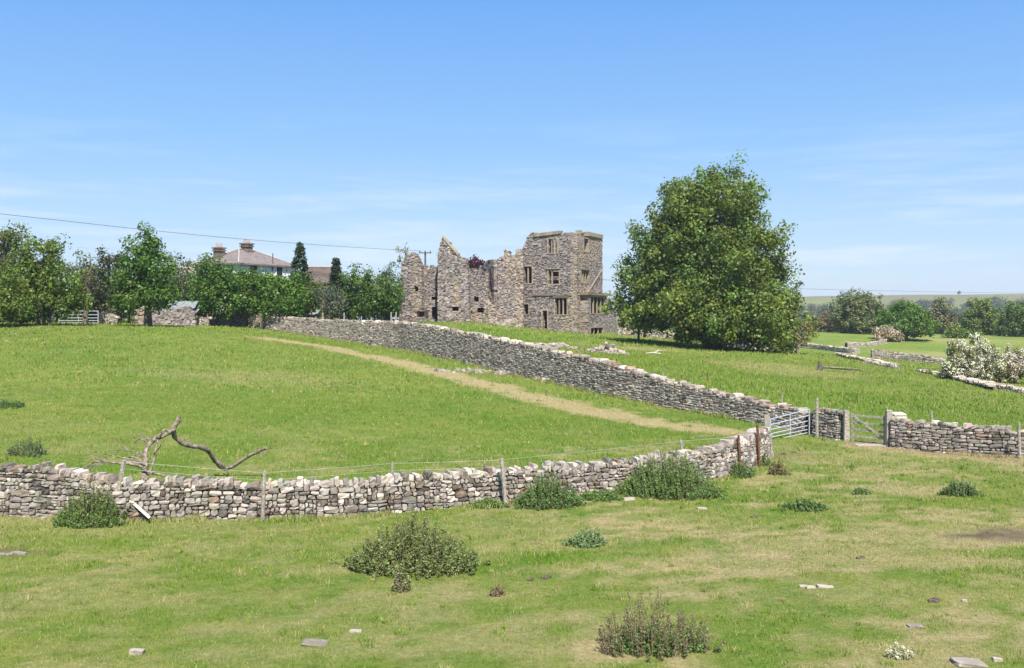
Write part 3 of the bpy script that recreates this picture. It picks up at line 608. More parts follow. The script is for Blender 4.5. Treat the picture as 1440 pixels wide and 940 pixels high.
# middle wall beside the tower
MW = Plane(718, 117.4, -8)
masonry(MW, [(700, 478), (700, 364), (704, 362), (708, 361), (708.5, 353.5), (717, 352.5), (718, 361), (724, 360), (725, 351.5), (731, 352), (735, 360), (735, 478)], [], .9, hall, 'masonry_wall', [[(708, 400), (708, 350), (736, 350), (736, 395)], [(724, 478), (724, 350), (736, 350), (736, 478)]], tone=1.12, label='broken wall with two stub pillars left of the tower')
pr = MW.w(MW.uz(700.5, 400)[0], -.2, 0)[:2]
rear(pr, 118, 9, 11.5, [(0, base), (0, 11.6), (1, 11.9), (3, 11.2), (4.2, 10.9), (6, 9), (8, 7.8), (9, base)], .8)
LOW = Plane(694, 113.5, -4)
masonry(LOW, [(682, 478), (682, 428), (686, 420), (690, 427), (696, 430), (702, 438), (707, 447), (714, 447), (722, 456), (722, 478)], [], .6, hall, 'masonry_wall', [[(680, 478), (680, 415), (722, 415), (722, 478)]], label='low crumbling sandstone footing in the gap')
# left range
A = Plane(575, 110.5, -14)
masonry(A, [(559, 478), (561, 440), (563, 400), (564, 372), (568, 364), (573, 357), (577, 356), (584, 357), (588, 366), (591.5, 374), (592.5, 400), (593, 478)], [(582.5, 403, 588, 409), (585, 438, 595, 446)], 1.0, hall, 'masonry_wall', [[(580, 450), (580, 360), (592, 360), (594, 450)]], label='leftmost broken wall pier with a sandstone edge', tone=1.0)
B = Plane(604, 113, 3)
masonry(B, [(590, 478), (590, 374), (600, 374.5), (608, 373.5), (617, 374), (617, 478)], [(607, 431, 614.5, 450), (606.5, 417.5, 613.5, 421.5), (593, 436, 597, 441)], .8, hall, 'masonry_wall', [[(590, 445), (590, 400), (597, 400), (597, 445)]], label='lower ruined wall with a small dark doorway')
Cg = Plane(640, 111, -6)
masonry(Cg, [(615, 480), (615.5, 356), (617.5, 347), (619.5, 339), (621.5, 332.5), (624, 334.5), (632, 345), (643, 357.5), (645, 361), (652, 362.5), (655.5, 367), (657, 374), (661, 480)], [(635.5, 431.5, 645, 437)], 1.3, hall, 'gable_wall', [[(636, 462), (636, 388), (648, 388), (648, 462)]], hr=(.11, .21), label='tall broken pointed gable')
g = G(); pa, pb = Cg.uz(622.5, 333), Cg.uz(644.5, 358.5)
for k in range(6):
    t0, t1 = k/6, (k+.97)/6; ua, ub = pa[0]+(pb[0]-pa[0])*t0, pa[0]+(pb[0]-pa[0])*t1; za, zb = pa[1]+(pb[1]-pa[1])*t0, pa[1]+(pb[1]-pa[1])*t1
    V = np.concatenate([Cg.w([ua, ub, ub, ua], d_, np.array([za-.16, zb-.16, zb+.16, za+.16])) for d_ in (.1, -1.35)])
    g.add(V, [[0, 1, 2, 3], [7, 6, 5, 4], [0, 4, 5, 1], [1, 5, 6, 2], [2, 6, 7, 3], [3, 7, 4, 0]], np.array([1.25, 1.2, 1.05])*rng.uniform(.9, 1.1))
obj('gable_coping', g, M_dress, hall, label='pale slanting coping on the gable')
Dw = Plane(672, 113.6, -10)
masonry(Dw, [(655, 478), (655, 378), (662, 379), (675, 380), (684, 382), (685.5, 384), (686, 478)], [(670.5, 433.5, 681, 440), (666.5, 418, 673, 424), (661.5, 437, 664, 441)], .9, hall, 'masonry_wall', [[(682.5, 440), (682.5, 405), (686, 405), (686, 440)], [(660, 465), (660, 432), (686, 432), (686, 465)]], label='lower wall right of the gable')
for q in ((582.5, 403, 588, 409), (585, 438, 595, 446)): shade_panel(A, *q, 1.1)
for q in ((607, 431, 614.5, 450), (606.5, 417.5, 613.5, 421.5), (593, 436, 597, 441)): shade_panel(B, *q, .8)
shade_panel(Cg, 635.5, 431.5, 645, 437, .9)
for q in ((670.5, 433.5, 681, 440), (666.5, 418, 673, 424), (661.5, 437, 664, 441)): shade_panel(Dw, *q, .9)
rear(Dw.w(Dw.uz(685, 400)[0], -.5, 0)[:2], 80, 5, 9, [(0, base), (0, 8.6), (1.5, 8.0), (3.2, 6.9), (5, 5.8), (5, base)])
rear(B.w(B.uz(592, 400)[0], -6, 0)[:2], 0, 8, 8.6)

p = ground(722, 463, 90, 130)
rubble('stone_pile', 'heap of reddish fallen blocks on the grass left of the tower', at(716, 460, 111)-[0, 0, .3], 60, 1.6, .8, 1.0, (.14, .34), M_dress, group='stone piles')
rubble('stone_pile', 'round rubble heap in the grass below the tower', ground(855, 497), 110, 1.5, 1.1, .9, (.08, .22), M_far, group='stone piles')
rubble('stone_pile', 'scattered pale stones along the foot of the retaining wall', ground(672, 524, 50, 80), 60, 3.0, .7, .2, (.06, .2), M_near, group='stone piles')
rubble('stone_pile', 'low heap of stones behind the retaining wall crest', ground(785, 489), 50, 2.2, .5, .4, (.08, .2), M_far, group='stone piles')
rubble('stone_pile', 'rubble and roots heaped under the big tree', ground(1055, 492), 120, 2.6, 1.2, 1.5, (.12, .35), M_far, group='stone piles')

# ------------------------------------------------------------------ trees and shrubs
def leaves(g, c, n_, rad, size, cols, up=.35, flat=1., mi=0):
    """n_ leaf faces round each clump centre c"""
    M_ = len(c); T = M_*n_; dirs = rng.normal(size=(T, 3)); dirs /= np.linalg.norm(dirs, axis=1)[:, None]
    r = rng.random(T)**.45; rr = np.repeat(np.broadcast_to(rad, (M_,)), n_)
    p = np.repeat(c, n_, 0)+dirs*(r*rr)[:, None]*[1, 1, flat]
    nrm = dirs*.85+rng.normal(size=(T, 3))*.42+[0, 0, up]; nrm /= np.linalg.norm(nrm, axis=1)[:, None]
    a = np.cross(nrm, rng.normal(size=(T, 3))); a /= np.linalg.norm(a, axis=1)[:, None]+1e-9; b = np.cross(nrm, a)
    l_ = size*rng.uniform(.6, 1.35, T)[:, None]/2; w_ = l_*rng.uniform(.5, .8, T)[:, None]
    V = np.stack([p-a*l_, p+b*w_, p+a*l_, p-b*w_], 1).reshape(-1, 3)
    cc = np.repeat(cols, n_, 0)*rng.uniform(.72, 1.3, (T, 1)); g.add(V, np.arange(T*4).reshape(-1, 4), np.repeat(cc, 4, 0), mi)
BRI = np.array([2.1, 1.75, 1.5])
def crown_pts(blobs, dens, lo=.5):
    cs, nr = [], []
    for (x, y, z, rx, ry, rz) in blobs:
        k = max(4, int(dens*4*pi*(rx*ry*rz)**(2/3))); d_ = rng.normal(size=(k, 3)); d_ /= np.linalg.norm(d_, axis=1)[:, None]
        r = lo+(1-lo)*rng.random(k)**.6; r *= 1+.17*rng.normal(size=k); cs.append(np.array([x, y, z])+d_*r[:, None]*[rx, ry, rz])
    return np.concatenate(cs)
def tree(name, label, px, D, blobs, col, cat='tree', group='trees', leaf=.2, dens=.55, n_leaf=34, crad=.75, tr=.16, trunks=((0, 0),), lean=0., base_z=None, lo=.45, up=.35, blossom=0., bcol=(.75, .72, .62), nlimb=26, bough=0., barkm=None, huev=.12):
    """blobs: (px, row, half width px, half height px[, depth offset m]) seen at distance D"""
    dens *= 1.55; leaf *= 1.3; n_leaf = int(n_leaf*1.3); col = tuple(np.array(col)*(BRI if max(col) < .14 else 1))
    k = D/F; x = (px-720)*k; y = D; z = hz(x, y) if base_z is None else base_z; root = thing(name, (x, y, z), label, cat, group)
    sh = 11 if bough else 0
    B_ = [((b[0]-720)*k, D+(b[4] if len(b) > 4 else 0), EYE+(HY-b[1])*k, (b[2]-sh)*k, b[2]*k*.9, (b[3]-sh*.7)*k) for b in blobs]
    cs = crown_pts(B_, dens*(.27 if bough else 1), lo)
    if bough: bv = np.repeat(rng.normal(1, .13, len(cs)), 4); cs = np.repeat(cs, 4, 0)+rng.normal(0, 1, (len(cs)*4, 3))*[bough, bough, bough*.55]
    cs = cs[cs[:, 2] > z+.25]
    v = 1+.2*rng.normal(size=(len(cs), 1)); cl = np.clip(v, .5, 1.6)*np.array(col)*(1+rng.normal(0, huev, (len(cs), 1))*[1, .25, -.6])
    g = G(); leaves(g, cs, n_leaf, crad*rng.uniform(.6, 1.25, len(cs)), leaf, cl.clip(.004, 1), up); obj('crown', g, M_leaf, root)
    if blossom:
        q = cs[rng.random(len(cs)) < blossom]; g = G(); cb = np.array(bcol)*rng.uniform(.75, 1.15, (len(q), 1)); leaves(g, q+[0, -.12, .1], int(n_leaf*1.3), crad*1.05, leaf*.8, cb.clip(0, .9), .4); obj('blossom', g, M_petal, root)
    g = G(); zc = np.mean([b[2] for b in B_]); top = max(b[2]+b[5]*.5 for b in B_)
    for (ox, tw) in trunks:
        P = [(x+ox, y, z-.2), (x+ox+lean*.3, y, z+(zc-z)*.35), (x+ox*.6+lean*.7+tw, y, z+(zc-z)*.75), (x+ox*.4+lean+tw, y+.1, zc+(top-zc)*.4), (x+lean, y, top)]
        r_ = tr/sqrt(len(trunks)); g.tube(P, [r_*1.35, r_, r_*.8, r_*.5, r_*.12], 8)
    for q in cs[rng.permutation(len(cs))[:nlimb]]:
        t_ = rng.uniform(.25, .8); s0 = np.array([x+lean*.8*t_, y, z+(zc-z)*(.4+t_*.6)]); mid = (s0+q)/2+rng.normal(0, .15, 3)+[0, 0, .15*abs(q[0]-x)]
        g.tube([s0, mid, q], [tr*.38, tr*.22, tr*.06], 5, cap=False)
    obj('trunk', g, barkm or M_bark, root, smooth=True); return root
GR = (.062, .108, .019); DG = (.045, .078, .015); OL = (.15, .18, .05); GG = (.12, .15, .075)

# big sycamore right of the ruin
tree('sycamore_tree', 'huge broad sycamore with full green crown right of the ruined tower', 1003, 100,
  [(1002, 262, 42, 34), (968, 285, 44, 38), (1035, 290, 42, 42), (1000, 320, 66, 50), (945, 335, 48, 45), (1062, 345, 40, 45), (925, 385, 46, 48), (905, 415, 36, 42, 2), (1000, 380, 85, 60), (1072, 400, 46, 48), (1088, 440, 38, 40), (1000, 430, 90, 50, -2), (940, 440, 45, 32, 1), (1062, 468, 42, 26, -3), (893, 385, 18, 26), (1018, 455, 50, 34, -4), (885, 430, 22, 26, 2), (1100, 458, 30, 32, -1), (1085, 475, 34, 22, -2)],
  (.070, .116, .026), leaf=.24, dens=.68, n_leaf=46, crad=1.05, tr=.75, nlimb=110, lo=.5, bough=.95)
tree('shrub', 'bright green shrub growing in front of the big sycamore at its foot', 985, 96, [(985, 463, 26, 20), (1010, 474, 22, 16), (962, 468, 12, 12), (1032, 468, 14, 12)], (.085, .14, .022), 'shrub', 'shrubs', leaf=.24, dens=.8, crad=.6, tr=.06, trunks=((-.4, 0), (.3, .1), (.9, .2)))
tree('yew_tree', 'dark yellow green conifer between the tower and the big sycamore', 898, 112, [(898, 440, 22, 24), (905, 422, 12, 16), (882, 452, 14, 14), (920, 455, 14, 14)], (.065, .085, .02), leaf=.2, dens=.7, crad=.6, tr=.12)
tree('shrub', 'thin straggly hawthorn with bare forked stems right of the big sycamore', 1120, 96, [(1125, 468, 22, 16), (1138, 462, 12, 10), (1108, 478, 14, 12)], (.095, .11, .04), 'shrub', 'shrubs', leaf=.16, dens=.5, n_leaf=22, crad=.5, tr=.14, trunks=((-.3, .5), (.1, .9), (.2, -.2)), nlimb=30, barkm=M_dead)
tree('sapling', 'slender loose leaved sapling rising behind the right edge of the sycamore', 1120, 104, [(1120, 410, 11, 10), (1112, 425, 12, 12), (1124, 400, 7, 6)], (.07, .09, .045), leaf=.16, dens=.35, n_leaf=18, crad=.4, tr=.06, group='trees')

# left orchard group
tree('tree', 'tall pale olive tree rising behind the others at the left edge', 5, 104, [(5, 350, 28, 34), (-20, 370, 30, 40), (22, 335, 16, 18), (10, 400, 40, 35)], OL, leaf=.2, dens=.6, tr=.25)
tree('tree', 'broad dark green tree standing left of the far metal gate', 62, 88, [(55, 365, 28, 28), (78, 352, 14, 14), (30, 390, 38, 34), (85, 400, 34, 30), (60, 420, 50, 22), (15, 420, 34, 26), (100, 425, 24, 18)], GR, leaf=.19, dens=.75, n_leaf=38, tr=.22, trunks=((-.5, 0), (0, 0), (.5, .1)))
tree('tree', 'dark low tree at the left edge of the hedge line', -8, 84, [(-10, 415, 42, 36), (14, 435, 32, 18), (-40, 420, 40, 30)], GR, leaf=.19, dens=.7, tr=.2)
tree('tree', 'thin half dead tree with a broken pale trunk by the far gate', 119, 92, [(118, 368, 16, 16), (110, 385, 18, 18), (126, 395, 20, 22), (112, 412, 18, 14)], (.05, .075, .028), leaf=.16, dens=.42, n_leaf=24, tr=.2, lean=.5, nlimb=34, barkm=M_dead)
tree('tree', 'dark copper tinged tree behind the half dead one', 152, 99, [(150, 378, 24, 24), (165, 365, 14, 12), (140, 400, 26, 24), (158, 425, 30, 24)], (.036, .046, .022), leaf=.18, dens=.6, tr=.2)
tree('tree', 'tall pointed green tree with spiky top in front of the old hut', 208, 85, [(206, 338, 15, 20), (218, 350, 14, 18), (196, 362, 22, 22), (215, 375, 30, 26), (190, 395, 30, 26), (222, 405, 28, 24), (205, 420, 46, 14), (233, 420, 16, 12), (176, 418, 20, 10)], (.045, .10, .018), leaf=.2, dens=.8, n_leaf=40, tr=.3)
tree('tree', 'grey green loose tree right of the tall pointed tree', 240, 100, [(240, 385, 20, 24), (250, 405, 24, 24), (232, 410, 20, 24)], GG, leaf=.18, dens=.55, tr=.15)
tree('hawthorn_tree', 'white blossoming hawthorn in front of the farmhouse hedge', 262, 103, [(262, 392, 22, 26), (275, 385, 16, 18), (252, 410, 18, 16)], (.08, .10, .05), leaf=.17, dens=.7, blossom=.5, tr=.12)
tree('tree', 'rounded dark hedge tree below the left end of the farmhouse', 303, 97, [(302, 392, 26, 26), (318, 400, 26, 26), (290, 412, 26, 26), (310, 425, 32, 20), (295, 380, 14, 14)], (.042, .095, .016), leaf=.19, dens=.8, n_leaf=40, tr=.22, trunks=((-1.2, 0), (-.7, .3)), lean=.8)  # slanting trunks shaped after the trunk shadows on the wall
tree('tree', 'bushy hedge tree under the farmhouse windows', 352, 99, [(345, 402, 24, 22), (360, 408, 24, 22), (350, 425, 32, 16), (338, 392, 10, 10)], (.045, .10, .017), leaf=.19, dens=.8, n_leaf=40, tr=.15, trunks=((-.4, 0), (.5, .3)))
tree('tree', 'bushy hedge tree overhanging the retaining wall with leaning stems in place of trunk shadows', 392, 97.5, [(388, 408, 26, 20), (405, 412, 24, 20), (395, 428, 34, 14), (415, 400, 12, 14), (378, 396, 12, 10)], (.05, .11, .018), leaf=.19, dens=.8, n_leaf=40, tr=.16, trunks=((-1.6, 0), (-1., .3), (-.2, .4)), lean=.6)  # stems modelled where trunk shadows slant across the wall
tree('shrub', 'low green shrub between the hedge trees and the grey willow', 438, 101, [(438, 412, 18, 22), (428, 425, 18, 14), (450, 420, 12, 16)], DG, 'shrub', 'shrubs', leaf=.18, dens=.7, tr=.1)
tree('willow_shrub', 'pale grey green willow bush behind the retaining wall', 463, 98, [(463, 424, 20, 18), (455, 412, 12, 12), (474, 430, 14, 12)], (.13, .15, .095), 'shrub', 'shrubs', leaf=.14, dens=.8, tr=.08)
tree('tree', 'dense rounded green tree left of the ruin', 512, 106, [(505, 402, 28, 26), (530, 408, 26, 26), (495, 420, 26, 22), (520, 428, 40, 16), (545, 415, 20, 24)], (.05, .10, .022), leaf=.19, dens=.75, n_leaf=38, tr=.2)
tree('tree', 'small ragged tree top against the sky left of the ruin', 548, 109, [(547, 385, 9, 13), (556, 398, 10, 16), (540, 400, 10, 12)], (.045, .08, .02), leaf=.18, dens=.6, tr=.1)
tree('tree', 'wispy pale tree showing above the leftmost ruin pier', 570, 138, [(566, 352, 8, 7), (575, 360, 9, 10), (562, 370, 8, 12)], (.10, .12, .07), leaf=.2, dens=.3, n_leaf=18, tr=.1, crad=.6)
tree('beech_tree', 'dark purple copper beech behind the gap in the ruin', 672, 140, [(668, 382, 15, 17), (676, 392, 18, 22), (690, 400, 14, 22), (690, 425, 14, 20), (664, 372, 8, 10), (680, 380, 10, 10)], (.050, .018, .026), leaf=.24, dens=.9, tr=.3, crad=.8)
for px, D, bl, lab, c_ in [(20, 92, [(20, 435, 34, 20), (-25, 432, 30, 24)], 'dark undergrowth below the broad tree at the left edge', DG),
    (80, 103, [(75, 420, 34, 30), (105, 420, 28, 32), (40, 425, 26, 26)], 'leafy thicket directly behind the far metal gate', GR),
    (135, 101, [(140, 425, 28, 28), (122, 420, 24, 30), (158, 415, 20, 30)], 'brownish thicket behind the half dead tree', (.045, .062, .025)),
    (182, 103, [(180, 412, 26, 36), (165, 425, 24, 28)], 'thicket filling the gap left of the tall pointed tree', GR),
    (235, 108, [(232, 412, 24, 26), (255, 420, 20, 18)], 'pale grey thicket right of the tall pointed tree', GG),
    (285, 104, [(283, 412, 20, 30), (276, 430, 18, 16)], 'green thicket between the white hawthorn and the farmhouse hedge', GR),
    (330, 106, [(330, 405, 24, 26), (345, 428, 24, 16)], 'dense hedge section under the farmhouse corner', GR),
    (372, 106, [(372, 410, 24, 24), (380, 430, 26, 14)], 'dense hedge section under the farmhouse drainpipe', GR),
    (420, 109, [(412, 412, 20, 24), (430, 425, 20, 18)], 'dense hedge section below the tall conifer', DG),
    (480, 112, [(478, 412, 18, 22), (488, 425, 18, 18)], 'dark hedge section under the small conifer', DG),
    (548, 108, [(548, 425, 20, 20), (535, 430, 22, 16)], 'green shrub tight against the left ruin pier', GR)]:
    tree('hedge_shrub', lab, px, D, bl, c_, 'shrub', 'hedge shrubs', leaf=.2, dens=.7, tr=.08, nlimb=8)
for px, D, bl, lab, c_ in [(-10, 110, [(-20, 446, 40, 14), (20, 448, 34, 12)], 'low hedge closing the gap below the left edge trees', DG),
    (90, 112, [(60, 446, 34, 14), (100, 448, 34, 12), (130, 446, 20, 14)], 'low hedge seen through the far metal gate', GR),
    (190, 110, [(165, 446, 26, 14), (200, 446, 26, 14)], 'low hedge behind the trunk of the tall pointed tree', GR),
    (320, 108, [(300, 444, 30, 12), (340, 440, 30, 14)], 'low hedge closing the gap below the farmhouse corner', GR),
    (400, 110, [(380, 436, 30, 14), (420, 436, 30, 14)], 'low hedge closing the gap below the tall conifer', DG),
    (500, 112, [(470, 440, 24, 12), (510, 440, 30, 12), (545, 440, 20, 12)], 'low hedge closing the gap left of the ruin', DG)]:
    tree('hedge_shrub', lab, px, D, bl, c_, 'shrub', 'hedge shrubs', leaf=.2, dens=.7, tr=.08, nlimb=6)
tree('beech_shrub', 'purple leaved bush growing up inside the gap in the ruin', 692, 118.5, [(692, 402, 9, 26), (694, 432, 10, 12)], (.05, .02, .026), 'shrub', 'shrubs', leaf=.2, dens=.7, tr=.08, nlimb=8)
def conifer(label, px, top, bot, w_, D, col=(.035, .065, .025)):
    k = D/F; x = (px-720)*k; z = hz(x, D); zt = EYE+(HY-top)*k; zb = z+.8; n_ = 190; t_ = rng.random(n_)**.9; a = rng.uniform(0, 2*pi, n_); r_ = w_*k*((1-t_)**.85)*rng.uniform(.5, 1.1, n_)+.1
    cs = np.stack([x+r_*np.cos(a), D+r_*np.sin(a), zb+(zt-zb)*t_-r_*.15], -1); root = thing('conifer_tree', (x, D, z), label, 'conifer', 'conifers by the farmhouse'); g = G()
    leaves(g, cs, 40, .34, .2, np.array(col)*rng.uniform(.7, 1.3, (n_, 1)), .1, .6); leaves(g, np.array([[x, D, zt-.3], [x, D, zt-.8]]), 30, .28, .16, np.array([col, col]), .1, 1.8); obj('crown', g, M_leaf, root)
    g = G(); g.tube([(x, D, z-.2), (x, D, zt-.1)], [.16, .02], 7); obj('trunk', g, M_bark, root)
conifer('tall spiky dark conifer right of the farmhouse', 422, 342, 415, 23, 104); conifer('small narrow conifer by the brown roof', 473, 364, 420, 15, 106, (.04, .065, .03))

# right-hand distance
tree('tree', 'large grey green ash tree in the right distance', 1208, 203, [(1207, 430, 28, 18), (1195, 445, 22, 22), (1222, 445, 24, 22), (1208, 455, 34, 14)], (.080, .110, .05), leaf=.34, dens=.5, tr=.3, crad=1.0)
tree('tree', 'bright green spreading lone tree with dark trunk in the right field', 1274, 186, [(1275, 438, 20, 14), (1260, 450, 22, 14), (1290, 450, 22, 16), (1276, 458, 38, 13), (1306, 462, 12, 10), (1248, 446, 12, 10)], (.055, .115, .02), leaf=.3, dens=.65, n_leaf=38, tr=.35, crad=.9)
tree('hawthorn_bush', 'small pinkish white blossom bush beside the lone field tree', 1246, 182, [(1247, 470, 14, 9), (1238, 476, 10, 7), (1258, 475, 10, 6)], (.12, .12, .06), 'shrub', 'blossoming hawthorns', leaf=.26, dens=.9, blossom=.75, bcol=(.62, .52, .43), tr=.1)
tree('tree', 'upright green tree in the distant wood edge', 1378, 215, [(1378, 440, 18, 20), (1370, 455, 18, 18), (1388, 455, 16, 18)], (.075, .12, .03), leaf=.34, dens=.55, tr=.25, crad=1.)
tree('tree', 'round bright tree at the right edge of the picture', 1428, 205, [(1428, 448, 20, 20), (1445, 452, 20, 18), (1420, 462, 16, 12)], (.06, .105, .022), leaf=.34, dens=.55, tr=.25, crad=1.)
tree('tree', 'low bright green tree below the upright wood edge tree', 1350, 196, [(1345, 470, 16, 9), (1360, 472, 16, 8)], (.075, .12, .025), leaf=.3, dens=.6, tr=.12, crad=.8)
tree('tree', 'greyish tree between the ash and the distant wood', 1325, 230, [(1322, 440, 14, 18), (1332, 455, 18, 16), (1312, 455, 14, 14)], (.09, .11, .06), leaf=.36, dens=.5, tr=.2, crad=1.)
tree('tree', 'brownish bare twigged tree left of the large ash', 1166, 225, [(1166, 455, 18, 13), (1150, 460, 16, 12)], (.085, .085, .055), leaf=.34, dens=.5, tr=.15, crad=1.)
# big blossoming hawthorns at right
tree('hawthorn_bush', 'large round hawthorn covered in creamy blossom at the right side', 1372, 80, [(1352, 508, 24, 28), (1375, 506, 28, 28), (1345, 522, 20, 16), (1370, 522, 34, 16), (1392, 515, 22, 24)], (.075, .095, .03), 'shrub', 'blossoming hawthorns', leaf=.12, dens=1.5, n_leaf=40, crad=.36, blossom=.8, bcol=(.74, .72, .58), tr=.12, trunks=((-.5, 0), (.4, .1)), lo=.75)
tree('hawthorn_bush', 'second hawthorn in pinker white blossom at the right picture edge', 1428, 80, [(1422, 515, 20, 22), (1445, 520, 24, 22), (1420, 528, 18, 12)], (.085, .09, .04), 'shrub', 'blossoming hawthorns', leaf=.12, dens=1.5, n_leaf=40, crad=.36, blossom=.9, bcol=(.74, .66, .58), tr=.12, lo=.75)
# distant woodland (uncountable mass) on the valley side
def woodland(n_, box, label, cols, sc, hmin=None):
    g = G(); cs = []; cl = []; rad = []
    for i in range(n_):
        px = rng.uniform(*box[0]); D = rng.uniform(*box[1]); x = (px-720)/F*D; z = hz(x, D); r_ = rng.uniform(3, 5.5)*sc; c_ = np.array(cols[rng.integers(len(cols))])*rng.uniform(.75, 1.25)
        for k in range(16):
            d_ = rng.normal(size=3); d_ /= np.linalg.norm(d_); cs.append(np.array([x, D, z+r_*1.0])+d_*[r_, r_, r_*.9]*rng.uniform(.4, 1)); cl.append(c_*rng.uniform(.8, 1.2)); rad.append(r_*.45)
    leaves(g, np.array(cs), 26, np.array(rad), .95*sc, np.array(cl)); return obj('woodland', g, M_leaf, kind='stuff', label=label, cat='woodland')
wc = [(.085, .12, .045), (.10, .12, .07), (.08, .115, .04), (.13, .125, .07), (.075, .11, .05)]
woodland(280, ((1080, 1640), (235, 420)), 'mixed grey green woodland filling the valley in the right distance', wc, .78)
woodland(800, ((1040, 1750), (440, 900)), 'far woodland on the lower hillside at right', wc, 1.15)
woodland(5, ((1100, 1700), (1180, 1300)), 'scattered tiny hedgerow trees on the far ridge', wc, .7)

# ------------------------------------------------------------------ farmhouse
def fh():
    cx, cy = at(335.5, 440, 110)[:2]; a = np.array([.506, .862]); b = np.array([-.862, .506]); Lh, Wh = 8.7, 6.6; zg = 4.0; ze = 11.04
    root = thing('farmhouse', (cx, cy, zg), 'white rendered farmhouse with hipped tiled roof behind the hedge trees', 'house')
    c2 = lambda s, t, z: np.array([cx+a[0]*s+b[0]*t, cy+a[1]*s+b[1]*t, z])
    g = G(); V = [c2(s, t, z) for z in (zg-.5, ze) for s, t in ((0, 0), (Lh, 0), (Lh, Wh), (0, Wh))]; g.add(V, [[0, 1, 5, 4], [1, 2, 6, 5], [2, 3, 7, 6], [3, 0, 4, 7]]); obj('wall', g, M_white, root)
    e = .35; g = G(); zr = 12.8; V = [c2(-e, -e, ze-.05), c2(Lh+e, -e, ze-.05), c2(Lh+e, Wh+e, ze-.05), c2(-e, Wh+e, ze-.05), c2(Wh/2, Wh/2, zr), c2(Lh-Wh/2, Wh/2, zr)]
    V += [v-np.array([0, 0, .18]) for v in V[:4]]
    g.add(V, [[0, 1, 5, 4], [2, 3, 4, 5], [0, 6, 7, 1], [1, 7, 8, 2], [2, 8, 9, 3], [3, 9, 6, 0], [9, 8, 7, 6]]).add(V, [[1, 2, 5], [3, 0, 4]]); rf = obj('roof', g, M_roof, root)
    g = G()
    for p, q in ((0, 4), (1, 5), (4, 5), (3, 4), (2, 5)): g.tube([V[p]+[0, 0, .06], V[q]+[0, 0, .04]], .075, 6)
    obj('ridge_tiles', g, M_frame, rf)
    for s, t, zt, w_ in ((Wh/2+.9, Wh/2-.3, 13.45, 1.05), (Wh/2-2., 4.4, 12.85, 1.0)):
        c = c2(s, t, 0); g = G(); ang = math.atan2(a[1], a[0]); g.box((c[0], c[1], (11.2+zt)/2), (w_, w_*.8, zt-11.2), ang); g.box((c[0], c[1], zt-.28), (w_+.22, w_*.8+.22, .14), ang); g.box((c[0], c[1], zt), (w_+.28, w_*.8+.28, .16), ang); ch = obj('chimney', g, M_chim, rf)
        for o_ in (-.28, .28):
            q = G(); q.tube([(c[0]+a[0]*o_, c[1]+a[1]*o_, zt+.05), (c[0]+a[0]*o_, c[1]+a[1]*o_, zt+.55)], [.17, .13], 10); obj('chimney_pot', q, M_pot, ch)
    for s, z0, z1, w_ in ((2.2, 9.7, 10.75, 1.1), (6.3, 9.3, 10.75, .9)):
        g = G(); ang = math.atan2(a[1], a[0]); c = c2(s, -.03, (z0+z1)/2); g.box(c, (w_+.16, .1, z1-z0+.16), ang); wn = obj('window', g, M_white, root); q = G(); c = c2(s, -.09, (z0+z1)/2); q.box(c, (w_, .05, z1-z0), ang); obj('pane', q, M_glass, wn)
    g = G(); c = c2(5.2, -.1, 0); g.tube([(c[0], c[1], 5), (c[0], c[1], 12.3)], .06, 6); obj('drainpipe', g, M_pole, root)
fh()
def outb():
    c = at(448, 440, 122); root = thing('outbuilding', (c[0], c[1], 4.2), 'long outbuilding with a brown tiled roof right of the farmhouse', 'building'); x0, x1 = at(425, 440, 122)[0], at(467, 440, 122)[0]; y0, y1 = 121, 127; zt, ze = 5.5+64/F*124, 9.2
    g = G(); g.box(((x0+x1)/2, (y0+y1)/2, (ze+3.8)/2), (x1-x0-.3, y1-y0-.4, ze-3.8)); obj('wall', g, M_chim, root)
    g = G(); V = [(x0, y0, ze), (x1, y0, ze), (x1, (y0+y1)/2, zt), (x0, (y0+y1)/2, zt), (x0, y1, ze), (x1, y1, ze)]; V += [(v[0], v[1], v[2]-.15) for v in V]
    g.add(V, [[0, 1, 2, 3], [3, 2, 5, 4], [6, 9, 8, 7], [9, 10, 11, 8], [0, 6, 7, 1], [1, 7, 8, 2], [2, 8, 11, 5], [5, 11, 10, 4], [0, 3, 9, 6], [3, 4, 10, 9]]); rf = obj('roof', g, M_roof2, root)
    g = G(); g.tube([(x0, (y0+y1)/2, zt+.03), (x1, (y0+y1)/2, zt+.03)], .12, 6); obj('ridge_tiles', g, M_pot, rf)
outb()
def hut():
    pl = Plane(235, 93, 4); z0 = hz(*pl.o)-.3; root = thing('ruined_hut', (*pl.o, z0), 'small tumbledown stone hut behind the tall pointed tree', 'hut')
    masonry(pl, [(206, 463), (207, 440), (214, 437), (240, 434), (262, 432), (273, 438), (275, 463)], [], .6, root, 'wall', hr=(.12, .24))
    pl2 = Plane(196, 94, 30); masonry(pl2, [(190, 463), (190, 430), (197, 428), (204, 432), (205, 463)], [], .6, root, 'wall', [[(188, 465), (188, 425), (206, 425), (206, 465)]])
    g = G()
    for i, (px, py, w_, an) in enumerate([(243, 429, 3.2, .12), (256, 428, 2.8, -.1), (266, 431, 1.8, .2)]):
        c = at(px, py, 95); V = [];
        for q in range(19):
            for e in (0, 1): V.append(rot([[(q/18-.5)*w_, (e-.5)*2.4, .05*sin(q*pi/1.5)+(e-.5)*.8]], 0, an, .1)[0]+c+[0, 0, -.1*i])
        g.add(V, [[q*2, q*2+2, q*2+3, q*2+1] for q in range(18)])
        g.add(np.array(V)-[0, 0, .04], [[q*2, q*2+1, q*2+3, q*2+2] for q in range(18)])
    obj('roof_sheets', g, M_lead, root)
hut()
